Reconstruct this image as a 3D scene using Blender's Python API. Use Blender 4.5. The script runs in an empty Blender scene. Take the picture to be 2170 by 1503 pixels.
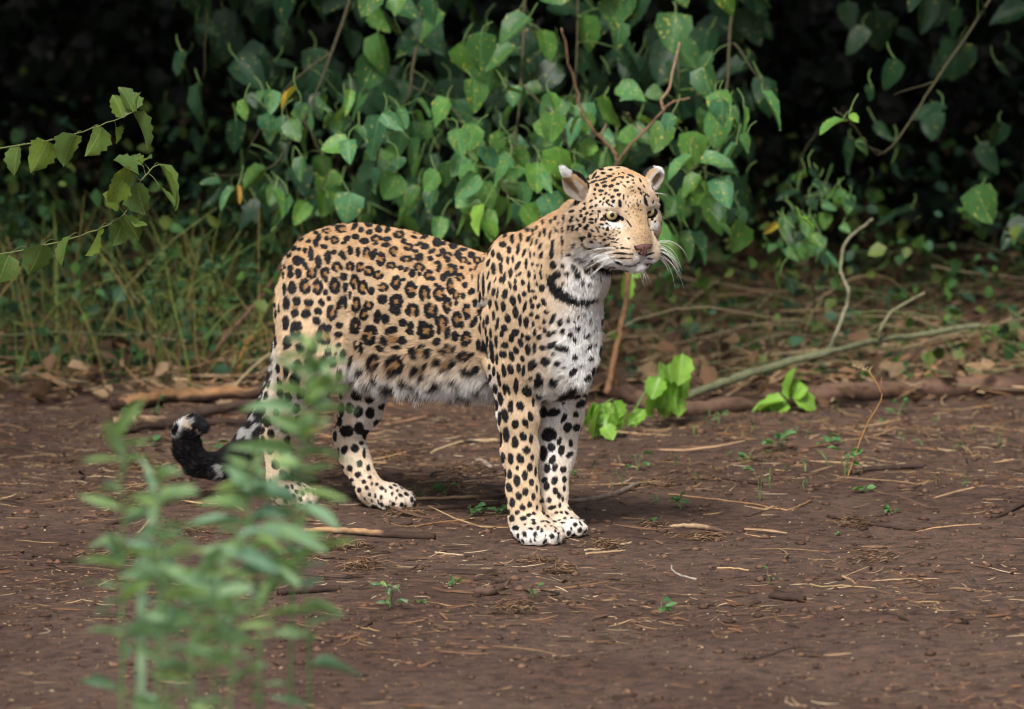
import bpy, bmesh, math, random
import numpy as np
from mathutils import Vector, Matrix
R = math.radians
random.seed(7)
scene = bpy.context.scene
COL = scene.collection

# ------------------------------------------------------------------ camera
CAMY, CAMZ, FPX = -14.0, 2.1, 14000.0
CDEP = math.atan((751.5 + 945.0) / FPX)
cam_data = bpy.data.cameras.new('camera')
cam = bpy.data.objects.new('camera', cam_data)
COL.objects.link(cam)
cam.location = (0, CAMY, CAMZ)
cam.rotation_euler = (math.pi / 2 - CDEP, 0, 0)
cam_data.sensor_width = 36.0
cam_data.sensor_fit = 'HORIZONTAL'
cam_data.lens = 36.0 * FPX / 2170.0
cam_data.clip_start = 0.5
cam_data.clip_end = 500.0
cam_data.dof.use_dof = True
cam_data.dof.focus_distance = 13.95
cam_data.dof.aperture_fstop = cam_data.lens / 50.0
scene.camera = cam

# ------------------------------------------------------------------ sky and sun
SUN_EL, SUN_AZ = 50.0, 196.0            # azimuth measured clockwise from +Y (north)
world = bpy.data.worlds.new('World')
scene.world = world
world.use_nodes = True
wn = world.node_tree
wn.nodes.clear()
wo = wn.nodes.new('ShaderNodeOutputWorld')
bg = wn.nodes.new('ShaderNodeBackground')
sky = wn.nodes.new('ShaderNodeTexSky')
hsv = wn.nodes.new('ShaderNodeHueSaturation')
sky.sky_type = 'NISHITA'
sky.sun_disc = False
sky.sun_elevation = R(SUN_EL)
sky.sun_rotation = R(SUN_AZ)
sky.air_density = 1.0
sky.dust_density = 4.0
sky.ozone_density = 1.0
hsv.inputs['Saturation'].default_value = 0.45
wn.links.new(sky.outputs[0], hsv.inputs['Color'])
wn.links.new(hsv.outputs[0], bg.inputs[0])
bg.inputs[1].default_value = 0.075
wn.links.new(bg.outputs[0], wo.inputs[0])
sun_d = bpy.data.lights.new('sun', 'SUN')
sun_d.energy = 1.5
sun_d.angle = R(12)
sun_d.color = (1.0, 0.95, 0.88)
sun = bpy.data.objects.new('sun', sun_d)
COL.objects.link(sun)
_sd = Vector((math.sin(R(SUN_AZ)) * math.cos(R(SUN_EL)), math.cos(R(SUN_AZ)) * math.cos(R(SUN_EL)), math.sin(R(SUN_EL))))
sun.rotation_euler = _sd.to_track_quat('Z', 'Y').to_euler()
vs = scene.view_settings
vs.view_transform = 'Standard'
vs.look = 'None'
vs.gamma = 1.0
vs.use_curve_mapping = False
vs.exposure = 1.26
scene.cycles.max_bounces = 6
scene.cycles.diffuse_bounces = 3
scene.cycles.glossy_bounces = 2
scene.cycles.transmission_bounces = 3
scene.cycles.transparent_max_bounces = 4
scene.cycles.use_denoising = True
scene.cycles.pixel_filter_type = 'BLACKMAN_HARRIS'
scene.cycles.filter_width = 1.15
try:
    scene.cycles_curves.shape = 'RIBBONS'
    scene.cycles_curves.subdivisions = 1
except Exception:
    pass

# ------------------------------------------------------------------ helpers
_ct, _st = math.cos(CDEP), math.sin(CDEP)
def ray(px, py):
    u = (px - 1085.0) / FPX; v = -(py - 751.5) / FPX
    return Vector((u, _ct + v * _st, -_st + v * _ct))
def P(px, py, Y):
    """the point of the place seen at photo pixel px, py that lies in the plane y = Y"""
    d = ray(px, py); t = (Y - CAMY) / d.y
    return Vector((d.x * t, Y, CAMZ + d.z * t))
def G(px, py, z=0.0):
    d = ray(px, py); t = (z - CAMZ) / d.z
    return Vector((d.x * t, CAMY + d.y * t, z))
def topix(p):
    """array of world points -> photo pixels and depth"""
    q = np.asarray(p) - np.array([0, CAMY, CAMZ])
    dep = q[:, 1] * _ct - q[:, 2] * _st
    up = q[:, 1] * _st + q[:, 2] * _ct
    return 1085 + FPX * q[:, 0] / dep, 751.5 - FPX * up / dep, dep

def tag(o, label=None, cat=None, group=None, kind=None):
    if label: o['label'] = label
    if cat: o['category'] = cat
    if group: o['group'] = group
    if kind: o['kind'] = kind
    return o
def shade(c, r, a, b):
    k = r.uniform(a, b); return tuple(t * k for t in c)
def empty(name, loc):
    o = bpy.data.objects.new(name, None)
    COL.objects.link(o); o.location = loc; o.empty_display_size = 0.05
    return o
def mesh_np(name, V, Fc, mat=None, smooth=True):
    me = bpy.data.meshes.new(name)
    V = np.asarray(V, dtype=np.float32); Fc = np.asarray(Fc, dtype=np.int32)
    me.vertices.add(len(V)); me.vertices.foreach_set('co', V.ravel())
    k = Fc.shape[1]
    me.loops.add(Fc.size); me.loops.foreach_set('vertex_index', Fc.ravel())
    me.polygons.add(len(Fc))
    me.polygons.foreach_set('loop_start', np.arange(0, Fc.size, k, dtype=np.int32))
    try: me.polygons.foreach_set('loop_total', np.full(len(Fc), k, dtype=np.int32))
    except Exception: pass
    me.update(calc_edges=True); me.validate()
    if smooth: me.polygons.foreach_set('use_smooth', np.ones(len(me.polygons), dtype=bool))
    if mat: me.materials.append(mat)
    return me
def link(name, me, parent=None, loc=None):
    o = bpy.data.objects.new(name, me)
    COL.objects.link(o)
    if parent: o.parent = parent
    if loc is not None: o.location = loc
    return o
class MB:
    """collects tubes and sheets into ONE mesh"""
    def __init__(s): s.v = []; s.f = []; s.c = []; s.col = (1, 1, 1)
    def tube(s, pts, rad, n=6, cap=True, wob=0.0, rnd=random):
        pts = [Vector(p) for p in pts]
        if not hasattr(rad, '__len__'): rad = [rad] * len(pts)
        b0 = len(s.v); prev = None
        for i, p in enumerate(pts):
            t = (pts[min(i + 1, len(pts) - 1)] - pts[max(i - 1, 0)])
            t = t.normalized() if t.length > 1e-9 else Vector((0, 0, 1))
            a = prev - t * prev.dot(t) if prev is not None else t.cross(Vector((.3, .5, .81)))
            if a.length < 1e-6: a = t.cross(Vector((1, 0, 0)))
            a.normalize(); prev = a; b = t.cross(a)
            for k in range(n):
                an = 2 * math.pi * k / n
                r = rad[i] * (1 + wob * rnd.uniform(-1, 1))
                s.v.append(tuple(p + (a * math.cos(an) + b * math.sin(an)) * r)); s.c.append(s.col)
        for i in range(len(pts) - 1):
            for k in range(n):
                s.f.append((b0 + i * n + k, b0 + i * n + (k + 1) % n, b0 + (i + 1) * n + (k + 1) % n, b0 + (i + 1) * n + k))
        if cap:
            s.f.append(tuple(b0 + k for k in range(n))[::-1])
            s.f.append(tuple(b0 + (len(pts) - 1) * n + k for k in range(n)))
        return s
    def strip(s, pts, wid, side, bend=0.0):
        """a thin blade: 3 verts across"""
        b0 = len(s.v); n = len(pts)
        for i, p in enumerate(pts):
            w = wid[i]; sd = side
            s.v += [tuple(p - sd * w), tuple(p + Vector((0, 0, -bend * w))), tuple(p + sd * w)]; s.c += [s.col] * 3
        for i in range(n - 1):
            for k in (0, 1):
                a = b0 + 3 * i + k
                s.f.append((a, a + 1, a + 4, a + 3))
        return s
    def poly(s, pts):
        b0 = len(s.v); s.v += [tuple(p) for p in pts]; s.c += [s.col] * len(pts); s.f.append(tuple(range(b0, b0 + len(pts))))
    def mesh(s, name, mat, smooth=True):
        me = bpy.data.meshes.new(name); me.from_pydata(s.v, [], s.f); me.update()
        if smooth: me.polygons.foreach_set('use_smooth', np.ones(len(me.polygons), dtype=bool))
        at = me.color_attributes.new('tint', 'FLOAT_COLOR', 'POINT')
        at.data.foreach_set('color', np.c_[np.array(s.c, dtype=np.float32), np.ones(len(s.c), dtype=np.float32)].ravel())
        if mat: me.materials.append(mat)
        return me
    def build(s, name, mat, parent=None, smooth=True, loc=None):
        return link(name, s.mesh(name, mat, smooth), parent, loc)

def new_mat(name):
    m = bpy.data.materials.new(name); m.use_nodes = True
    nt = m.node_tree; b = nt.nodes['Principled BSDF']
    return m, nt, b
def node(nt, t, **kw):
    n = nt.nodes.new(t)
    for k, v in kw.items():
        if k in n.inputs: n.inputs[k].default_value = v
        else: setattr(n, k, v)
    return n
def ramp(nt, fac, stops):
    r = nt.nodes.new('ShaderNodeValToRGB')
    while len(r.color_ramp.elements) < len(stops): r.color_ramp.elements.new(0.5)
    for e, (p, c) in zip(r.color_ramp.elements, stops):
        e.position = p; e.color = (*c, 1)
    nt.links.new(fac, r.inputs[0])
    return r.outputs[0]
def mixc(nt, fac, a, b, mode='MIX'):
    m = nt.nodes.new('ShaderNodeMix'); m.data_type = 'RGBA'; m.blend_type = mode
    for s, v in ((0, fac), (6, a), (7, b)):
        if hasattr(v, 'links'): nt.links.new(v, m.inputs[s])
        elif s == 0: m.inputs[0].default_value = v
        else: m.inputs[s].default_value = (*v, 1)
    return m.outputs[2]
# ------------------------------------------------------------------ soil
rg = np.random.RandomState(3)
def vnoise2(x, y, s, seed=0):
    X = x * s + seed * 13.7; Y = y * s + seed * 7.1; i = np.floor(X).astype(int); j = np.floor(Y).astype(int); f = X - i; g = Y - j; f = f * f * (3 - 2 * f); g = g * g * (3 - 2 * g)
    def h(a, b):
        k = (a * 73856093) ^ (b * 19349663) ^ (seed * 83492791); k = (k * 1103515245 + 12345) & 0x7fffffff; return ((k >> 8) & 0xffff) / 65535.0
    return h(i, j) * (1 - f) * (1 - g) + h(i + 1, j) * f * (1 - g) + h(i, j + 1) * (1 - f) * g + h(i + 1, j + 1) * f * g
def gz(x, y):
    x = np.asarray(x, float); y = np.asarray(y, float)
    z = (vnoise2(x, y, 1.3, 1) - .5) * .030 + (vnoise2(x, y, 4.5, 2) - .5) * .022 + (vnoise2(x, y, 13, 3) - .5) * .007 + (vnoise2(x, y, 38, 4) - .5) * .0035
    amp = np.clip((np.hypot(x + .25, (y - .25) * .8) - .45) / .8, .12, 1)
    far = np.clip((y - 3.5) / 6, 0, 1)
    return z * amp * (1 + far * 2) + far * far * .25 * (1 - np.clip((y - 12) / 30, 0, 1) * 0)
def axis(fine0, fine1, st, outer):
    a = list(np.arange(fine0, fine1 + 1e-6, st)); lo, hi = [], []; d = st; p = fine1
    while p < outer: d *= 1.22; p += d; hi.append(p)
    d = st; p = fine0
    while p > -outer: d *= 1.22; p -= d; lo.append(p)
    return np.array(lo[::-1] + a + hi)
gx, gy = axis(-1.7, 1.7, .016, 160), axis(-2.6, 3.6, .016, 160)
GX, GY = np.meshgrid(gx, gy, indexing='ij'); GZ = gz(GX, GY)
nxg, nyg = GX.shape
idg = np.arange(nxg * nyg).reshape(nxg, nyg)
m_soil, nt, b = new_mat('damp brown soil')
tc = node(nt, 'ShaderNodeTexCoord')
n1 = node(nt, 'ShaderNodeTexNoise', Scale=1.6, Detail=6.0); n2 = node(nt, 'ShaderNodeTexNoise', Scale=28.0, Detail=8.0, Roughness=.65); n3 = node(nt, 'ShaderNodeTexNoise', Scale=230.0, Detail=4.0, Roughness=.7)
for n_ in (n1, n2, n3): nt.links.new(tc.outputs['Object'], n_.inputs['Vector'])
c1 = ramp(nt, n1.outputs['Fac'], [(.32, (.098, .054, .040)), (.55, (.140, .088, .068)), (.75, (.165, .100, .072))])
c2 = ramp(nt, n2.outputs['Fac'], [(.30, (.34, .31, .30)), (.50, (1, 1, 1)), (.70, (1.5, 1.3, 1.15))])
c = mixc(nt, 1.0, c1, c2, 'MULTIPLY')
c3 = ramp(nt, n3.outputs['Fac'], [(.33, (.5, .5, .5)), (.5, (1, 1, 1)), (.64, (1.1, 1.08, 1.05)), (.72, (2.3, 2.0, 1.8))])
c = mixc(nt, .8, c, c3, 'MULTIPLY')
nt.links.new(c, b.inputs['Base Color']); b.inputs['Roughness'].default_value = .85; b.inputs['Specular IOR Level'].default_value = .3
b1 = node(nt, 'ShaderNodeBump', Strength=.9, Distance=.006); nt.links.new(n3.outputs['Fac'], b1.inputs['Height'])
b2 = node(nt, 'ShaderNodeBump', Strength=.8, Distance=.02); nt.links.new(n2.outputs['Fac'], b2.inputs['Height']); nt.links.new(b1.outputs[0], b2.inputs['Normal']); nt.links.new(b2.outputs[0], b.inputs['Normal'])
me = mesh_np('ground', np.stack([GX, GY, GZ], -1).reshape(-1, 3), np.stack([idg[:-1, :-1], idg[1:, :-1], idg[1:, 1:], idg[:-1, 1:]], -1).reshape(-1, 4), m_soil)
tag(link('ground', me), kind='structure')
def Gz(px, py, up=0.0):
    p = G(px, py)
    for _ in range(3): p = G(px, py, float(gz(p.x, p.y)) + up)
    return p
# ------------------------------------------------------------------ materials shared by wood, straw and leaves
def tint_mat(name, rough=.75, scale=40.0, amt=.5, transl=0.0, bump=.4, spec=.3):
    m, nt, b = new_mat(name)
    a = node(nt, 'ShaderNodeAttribute', attribute_name='tint'); tc = node(nt, 'ShaderNodeTexCoord')
    n = node(nt, 'ShaderNodeTexNoise', Scale=scale, Detail=6.0, Roughness=.7); nt.links.new(tc.outputs['Object'], n.inputs['Vector'])
    r = ramp(nt, n.outputs['Fac'], [(.28, (.35, .33, .30)), (.5, (1, 1, 1)), (.75, (1.35, 1.3, 1.25))])
    c = mixc(nt, amt, a.outputs['Color'], r, 'MULTIPLY'); nt.links.new(c, b.inputs['Base Color'])
    b.inputs['Roughness'].default_value = rough; b.inputs['Specular IOR Level'].default_value = spec
    if bump:
        bp = node(nt, 'ShaderNodeBump', Strength=bump, Distance=.004); nt.links.new(n.outputs['Fac'], bp.inputs['Height']); nt.links.new(bp.outputs[0], b.inputs['Normal'])
    if transl:
        o = nt.nodes['Material Output']; t = node(nt, 'ShaderNodeBsdfTranslucent'); ms = node(nt, 'ShaderNodeMixShader'); ms.inputs[0].default_value = transl
        nt.links.new(c, t.inputs[0]); nt.links.new(b.outputs[0], ms.inputs[1]); nt.links.new(t.outputs[0], ms.inputs[2]); nt.links.new(ms.outputs[0], o.inputs[0])
    return m
M_wood = tint_mat('weathered wood', .8, 55.0, .85, bump=.8)
M_bark = tint_mat('dark bark', .85, 26.0, .9, bump=1.0)
M_straw = tint_mat('dry straw', .7, 80.0, .5, .15)
M_stem = tint_mat('green stem', .55, 60.0, .35, .0, .15)
M_dry = tint_mat('dead leaf', .8, 30.0, .7, .15)
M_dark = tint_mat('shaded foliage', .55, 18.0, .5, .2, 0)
def leaf_mat(name, c0, c1, rib, blot=.0, blotc=(.55, .45, .08), transl=.28, rough=.46, veins=9.0, spec=.36):
    m, nt, b = new_mat(name)
    uv = node(nt, 'ShaderNodeAttribute', attribute_name='leafuv'); sep = node(nt, 'ShaderNodeSeparateXYZ'); nt.links.new(uv.outputs['Vector'], sep.inputs[0])
    oi = node(nt, 'ShaderNodeObjectInfo'); tc = node(nt, 'ShaderNodeTexCoord')
    base = mixc(nt, oi.outputs['Random'], c0, c1)
    n = node(nt, 'ShaderNodeTexNoise', Scale=3.0, Detail=5.0); ad = node(nt, 'ShaderNodeVectorMath', operation='ADD'); nt.links.new(tc.outputs['Object'], ad.inputs[0]); nt.links.new(oi.outputs['Location'], ad.inputs[1])
    nt.links.new(ad.outputs[0], n.inputs['Vector'])
    base = mixc(nt, .6, base, ramp(nt, n.outputs['Fac'], [(.3, (.6, .65, .6)), (.5, (1, 1, 1)), (.7, (1.3, 1.2, 1.0))]), 'MULTIPLY')
    # midrib and side veins
    ab = node(nt, 'ShaderNodeMath', operation='ABSOLUTE'); nt.links.new(sep.outputs[0], ab.inputs[0])
    mid = node(nt, 'ShaderNodeMapRange'); mid.inputs[1].default_value = .015; mid.inputs[2].default_value = .05; mid.inputs[3].default_value = 1; mid.inputs[4].default_value = 0; nt.links.new(ab.outputs[0], mid.inputs[0])
    s1 = node(nt, 'ShaderNodeMath', operation='MULTIPLY_ADD'); nt.links.new(ab.outputs[0], s1.inputs[0]); s1.inputs[1].default_value = -.55; nt.links.new(sep.outputs[1], s1.inputs[2])
    s2 = node(nt, 'ShaderNodeMath', operation='MULTIPLY'); nt.links.new(s1.outputs[0], s2.inputs[0]); s2.inputs[1].default_value = veins
    fr = node(nt, 'ShaderNodeMath', operation='FRACT'); nt.links.new(s2.outputs[0], fr.inputs[0])
    sv = node(nt, 'ShaderNodeMapRange'); sv.inputs[1].default_value = .05; sv.inputs[2].default_value = .14; sv.inputs[3].default_value = .55; sv.inputs[4].default_value = 0; nt.links.new(fr.outputs[0], sv.inputs[0])
    mxm = node(nt, 'ShaderNodeMath', operation='MAXIMUM'); nt.links.new(mid.outputs[0], mxm.inputs[0]); nt.links.new(sv.outputs[0], mxm.inputs[1])
    c = mixc(nt, mxm.outputs[0], base, rib)
    if blot:
        n2 = node(nt, 'ShaderNodeTexNoise', Scale=9.0, Detail=3.0); nt.links.new(ad.outputs[0], n2.inputs['Vector'])
        f = node(nt, 'ShaderNodeMapRange'); f.inputs[1].default_value = .68 - blot * .1; f.inputs[2].default_value = .76 - blot * .1; nt.links.new(n2.outputs['Fac'], f.inputs[0])
        c = mixc(nt, f.outputs[0], c, blotc)
    nt.links.new(c, b.inputs['Base Color']); b.inputs['Roughness'].default_value = rough; b.inputs['Specular IOR Level'].default_value = spec
    bp = node(nt, 'ShaderNodeBump', Strength=.35, Distance=.05); nt.links.new(mxm.outputs[0], bp.inputs['Height']); nt.links.new(bp.outputs[0], b.inputs['Normal'])
    o = nt.nodes['Material Output']; t = node(nt, 'ShaderNodeBsdfTranslucent'); ms = node(nt, 'ShaderNodeMixShader'); ms.inputs[0].default_value = transl
    tcx = mixc(nt, .5, c, (.35, .50, .04)); nt.links.new(tcx, t.inputs[0]); nt.links.new(b.outputs[0], ms.inputs[1]); nt.links.new(t.outputs[0], ms.inputs[2]); nt.links.new(ms.outputs[0], o.inputs[0])
    return m
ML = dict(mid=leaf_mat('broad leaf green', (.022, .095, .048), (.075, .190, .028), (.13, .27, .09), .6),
          dark=leaf_mat('broad leaf shade-dark', (.007, .034, .018), (.013, .052, .020), (.025, .08, .035), .3, transl=.2),  # canopy shade painted into the leaf colour, for deep and upper leaves
          pale=leaf_mat('broad leaf pale', (.050, .190, .100), (.115, .290, .045), (.20, .40, .13), .8),
          lime=leaf_mat('lush lime leaf', (.20, .44, .05), (.30, .56, .08), (.52, .72, .28), .0, transl=.38, rough=.35),
          yellow=leaf_mat('yellowing leaf', (.40, .34, .03), (.45, .22, .03), (.5, .42, .12), .9, (.16, .06, .02), transl=.4),
          serr=leaf_mat('vine leaf', (.075, .155, .045), (.15, .24, .035), (.26, .36, .12), .9, (.16, .07, .03), transl=.42, rough=.45),
          sage=leaf_mat('sage weed leaf', (.19, .36, .26), (.33, .49, .17), (.36, .50, .33), .0, transl=.35, rough=.5, veins=3.0),
          weed=leaf_mat('low weed leaf', (.07, .19, .08), (.12, .27, .09), (.2, .35, .15), .3, transl=.3))
def leaf_mesh(name, rnd, kind='heart', nu=4, nv=7):
    """length 1 along +Y from the petiole, half width ~.5, facing +Z"""
    V = []; uv = []; F = []
    fold = rnd.uniform(.05, .55); droop = rnd.uniform(.0, .8); slim = rnd.uniform(.78, 1.08); tw = rnd.uniform(-.25, .25); asym = rnd.uniform(-.1, .1); ph = rnd.uniform(0, 6)
    for j in range(nv + 1):
        v = j / nv
        if kind == 'heart': w = .5 * (math.sin(math.pi * min(1, v ** .60)) ** .60) * (1 - .30 * v) * 1.30 * slim
        elif kind == 'lance': w = .5 * math.sin(math.pi * v ** .8) ** .85
        else: w = .5 * math.sin(math.pi * v ** .75) ** .6
        if j == 0: w = .02
        if j == nv: w = 0.004
        for i in range(-nu // 2, nu // 2 + 1):
            u = i / (nu / 2); e = 1.0
            if abs(u) == 1 and kind != 'lance': e = 1 + (.05 if kind == 'heart' else .16) * ((j % 2) * 2 - 1) * rnd.uniform(.3, 1)
            x = u * w * e + asym * v * (1 - v); y = v
            if kind == 'heart' and j <= 1: y -= .10 * abs(u)
            z = fold * abs(x) - droop * v * v * .45 + .045 * math.sin(v * 7 + ph + u * 2) * abs(u) + tw * x * v
            V.append((x, y, z)); uv.append((u * max(w, .02) * 2, v, 0))
    n = nu + 1
    for j in range(nv):
        for i in range(nu): a = j * n + i; F.append((a, a + 1, a + n + 1, a + n))
    me = mesh_np(name, V, F)
    at = me.attributes.new('leafuv', 'FLOAT_VECTOR', 'POINT'); at.data.foreach_set('vector', np.array(uv, dtype=np.float32).ravel())
    return me
rl = random.Random(21)
LEAFM = {}
for k, kd, n in (('mid', 'heart', 11), ('dark', 'heart', 5), ('pale', 'heart', 9), ('lime', 'oval', 4), ('yellow', 'heart', 2), ('serr', 'serr', 5), ('sage', 'lance', 6), ('weed', 'oval', 4)):
    LEAFM[k] = []
    for i in range(n):
        me = leaf_mesh('leaf', rl, kd, 4, 9 if kd in ('serr', 'heart') else 7); me.materials.append(ML[k]); LEAFM[k].append(me)
VIEW = Vector((0, -1, .13)).normalized()
def put_leaf(parent, base, tip, width, kind, rnd, face=.55, name='leaf'):
    """a leaf from its petiole end to its tip (world points); width in metres"""
    y = Vector(tip) - Vector(base); L = y.length; y.normalize()
    n = (VIEW * face * rnd.uniform(.3, 1.3) + Vector((0, 0, .55)) + Vector((rnd.uniform(-1, 1), rnd.uniform(-1, 1), rnd.uniform(-.6, 1))) * .62)
    z = (n - y * n.dot(y)).normalized(); x = y.cross(z)
    o = bpy.data.objects.new(name, rnd.choice(LEAFM[kind])); COL.objects.link(o)
    M = Matrix(((x.x * width, y.x * L, z.x * L * .8), (x.y * width, y.y * L, z.y * L * .8), (x.z * width, y.z * L, z.z * L * .8))).to_4x4()
    M.translation = Vector(base)
    o.parent = parent
    o.matrix_basis = Matrix.Translation(-Vector(parent.location)) @ M
    return o
def off(pts, o): return [Vector(p) - Vector(o) for p in pts]
def smooth_path(pts, n=6, jit=0.0, rnd=rl):
    out = []; P_ = [Vector(p) for p in pts]
    for i in range(len(P_) - 1):
        a = P_[max(i - 1, 0)]; b_ = P_[i]; c_ = P_[i + 1]; d_ = P_[min(i + 2, len(P_) - 1)]
        for k in range(n):
            t = k / n
            q = .5 * ((2 * b_) + (c_ - a) * t + (2 * a - 5 * b_ + 4 * c_ - d_) * t * t + (3 * b_ - a - 3 * c_ + d_) * t ** 3)
            out.append(q + Vector((rnd.gauss(0, jit), rnd.gauss(0, jit), rnd.gauss(0, jit))))
    out.append(P_[-1]); return out
# ------------------------------------------------------------------ shrubs with broad leaves (photo pixels give each leaf's petiole end and tip)
def zl(ox, oy, sc, txt):
    out = []
    for e in txt.replace('\n', ' ').split(';'):
        f = [t.strip() for t in e.split(',') if t.strip()]
        if len(f) < 5: continue
        v = [float(t) for t in f[:5]]
        out.append((ox + v[0] / sc, oy + v[1] / sc, ox + v[2] / sc, oy + v[3] / sc, v[4] / sc, f[5] if len(f) > 5 else 'm'))
    return out
LV = zl(240, 190, 3.875, '''720,-30,725,370,250,d;430,120,400,300,180,x;1500,0,1340,160,170,y;1540,110,1510,225,90,m;1700,40,1700,270,210,d;1600,300,1560,550,190,m;1790,215,1720,325,105,m;
1440,430,1380,565,120,d;1530,550,1490,665,100,m;1720,550,1715,745,180,p;860,745,700,770,115,p;1065,650,950,765,90,d;1240,640,1135,780,130,m;880,800,715,1000,105,d;980,810,860,1015,95,p;
1140,810,1050,975,115,m;1020,800,1045,955,50,y;1215,830,1230,960,105,m;1170,920,1015,1175,125,d;1435,880,1285,1185,100,p;1690,760,1730,905,145,m;1850,790,1925,970,150,p;
1580,935,1475,1130,165,p;1770,950,1910,1065,115,m;1340,560,1240,540,70,d;1390,600,1300,690,110,d;1600,880,1700,1060,180,x;1480,640,1400,760,120,d;1620,650,1500,780,140,x;1290,840,1260,1000,100,d;
900,960,1010,1010,80,d;740,400,700,540,150,x;1120,40,1180,160,100,m;1230,20,1200,100,80,m;1850,40,1980,120,120,d;1950,20,1900,240,95,p;1280,20,1100,60,90,d;960,20,1080,80,80,x''')
LV += zl(700, 190, 3.875, '''400,240,290,600,215,p;700,190,815,475,250,p;900,240,960,475,210,m;1045,105,1190,335,155,p;600,150,555,345,75,m;145,430,160,625,160,p;640,160,650,350,130,d;
370,610,180,775,165,d;430,660,350,875,165,m;555,560,560,660,140,m;1090,560,990,720,150,p;1310,640,1130,570,115,p;1200,710,1005,925,190,p;1380,360,1370,625,165,m;1400,760,1575,880,180,p;
1700,620,1700,870,220,p;1740,700,1825,865,110,p;1270,940,1190,1215,215,L;1460,930,1455,1165,240,p;1610,80,1745,275,175,m;1800,40,1890,245,170,p;1840,270,1815,395,110,m;2130,80,2015,325,120,d;
1660,480,1620,585,115,m;1480,390,1640,480,120,p;1200,440,1290,545,130,m;1240,290,1080,450,130,m;880,10,960,75,120,m;870,600,865,825,150,x;1120,950,1040,1110,120,d;900,1145,1045,1215,150,d;
1330,1130,1270,1300,200,d;1710,1010,1650,1085,90,m;30,780,145,965,150,m;10,930,130,1065,115,d;1380,200,1440,350,150,d;1500,150,1400,300,120,m;780,60,850,230,170,d;960,420,1080,560,150,d;
480,830,560,930,100,x;1750,440,1900,380,110,m;1940,560,1840,700,120,m;2170,450,2015,560,175,p;1420,20,1560,130,130,d;1130,20,1220,130,120,d;1950,100,2110,230,130,m;760,930,700,1110,60,d;
1560,560,1500,420,120,m;1060,100,930,40,130,d;300,20,140,245,110,m;560,400,640,520,120,x;1880,380,1780,520,120,d;1640,220,1740,340,110,d;1240,760,1330,860,140,d;1500,880,1620,960,150,d''')
LV += zl(1360, 190, 3.875, '''655,190,560,515,225,p;800,310,900,625,185,m;600,555,870,730,140,p;740,755,935,1085,195,m;1000,40,1168,350,120,p;775,20,930,185,175,d;410,560,180,740,200,p;
210,410,420,570,190,d;380,830,305,1135,165,m;545,890,685,1220,200,p;1650,260,1440,320,240,p;1700,210,1790,270,85,L;1720,405,1655,715,135,m;1760,430,1885,545,115,m;1925,280,2070,450,125,m;
2055,600,2145,775,90,m;1345,700,1220,745,120,b;1385,650,1465,740,85,d;1425,765,1545,850,90,b;1280,830,1085,890,100,d;1250,880,1345,980,125,d;1300,1050,1460,1150,130,L;1190,1060,1200,1195,145,d;
1900,-10,1850,100,200,d;1115,1110,985,1190,65,y;1270,1190,1370,1320,115,m;1500,1280,1480,1410,130,d;140,1130,290,1425,165,p;330,1180,410,1425,150,m;520,0,600,105,120,m;60,0,175,85,140,m;
0,100,200,270,190,d;560,150,480,370,180,x;100,280,160,380,120,d;330,20,480,240,200,d;240,140,120,240,130,x;20,420,150,560,160,x;1010,1230,1070,1290,90,b;1700,900,1760,980,70,d;1860,780,1940,720,80,x;
1380,890,1440,1000,110,d;1220,1300,1290,1420,110,m;380,750,520,860,120,m;440,800,600,900,140,d;120,840,250,900,120,d;2080,440,2145,500,60,d;1500,1000,1560,1120,90,x;1640,1120,1720,1180,70,b''')
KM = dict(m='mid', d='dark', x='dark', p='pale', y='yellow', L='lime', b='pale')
def nearest_on(paths, p):
    best = None
    for q in paths:
        for a in q:
            d = (a - p).length
            if best is None or d < best[0]: best = (d, a)
    return best
def shrub(name, label, loc, branches, leaves, seed, group=None, cat='shrub', colw=(.06, .055, .028), kinds=None):
    rnd = random.Random(seed); root = empty(name, loc); tag(root, label, cat, group)
    mb = MB(); paths = []
    for br in branches:
        bb = MB(); rad = br[0]; pts = smooth_path([q + Vector((0, .12, 0)) for q in br[1:]], 6, .0015, rnd); paths.append(pts); bb.col = colw
        bb.tube(off(pts, loc), [rad * .55 * (1 - .75 * i / (len(pts) - 1)) for i in range(len(pts))], 6); bb.build('branch', M_wood, root)
    for (a, b_, w, kd) in leaves:
        d, q = nearest_on(paths, a)
        if d > .12: q = a + Vector((rnd.uniform(-.03, .03), .045, rnd.uniform(.02, .05))); d = .03
        mid = (a + q) / 2 + Vector((rnd.uniform(-.01, .01), rnd.uniform(-.01, .01), .002 + .06 * d))
        mb.col = (.12, .20, .06); mb.tube(off(smooth_path([q, mid, a], 3, 0, rnd), loc), .0016, 4, False)
        put_leaf(root, a, b_, w, KM.get(kd, kd), rnd)
    mb.build('leaf_stalks', M_stem, root)['kind'] = 'stuff'
    return root
rsb = random.Random(99)
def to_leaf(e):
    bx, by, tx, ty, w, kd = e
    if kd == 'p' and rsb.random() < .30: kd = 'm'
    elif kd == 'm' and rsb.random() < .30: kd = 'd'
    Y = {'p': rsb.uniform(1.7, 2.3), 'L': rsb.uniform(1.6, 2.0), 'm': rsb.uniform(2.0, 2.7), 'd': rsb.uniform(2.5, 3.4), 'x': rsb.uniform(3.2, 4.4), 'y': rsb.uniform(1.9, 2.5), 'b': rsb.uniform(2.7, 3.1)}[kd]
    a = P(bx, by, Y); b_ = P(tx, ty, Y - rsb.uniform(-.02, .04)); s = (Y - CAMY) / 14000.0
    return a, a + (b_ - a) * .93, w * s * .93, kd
grp = {k: [] for k in range(6)}
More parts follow.
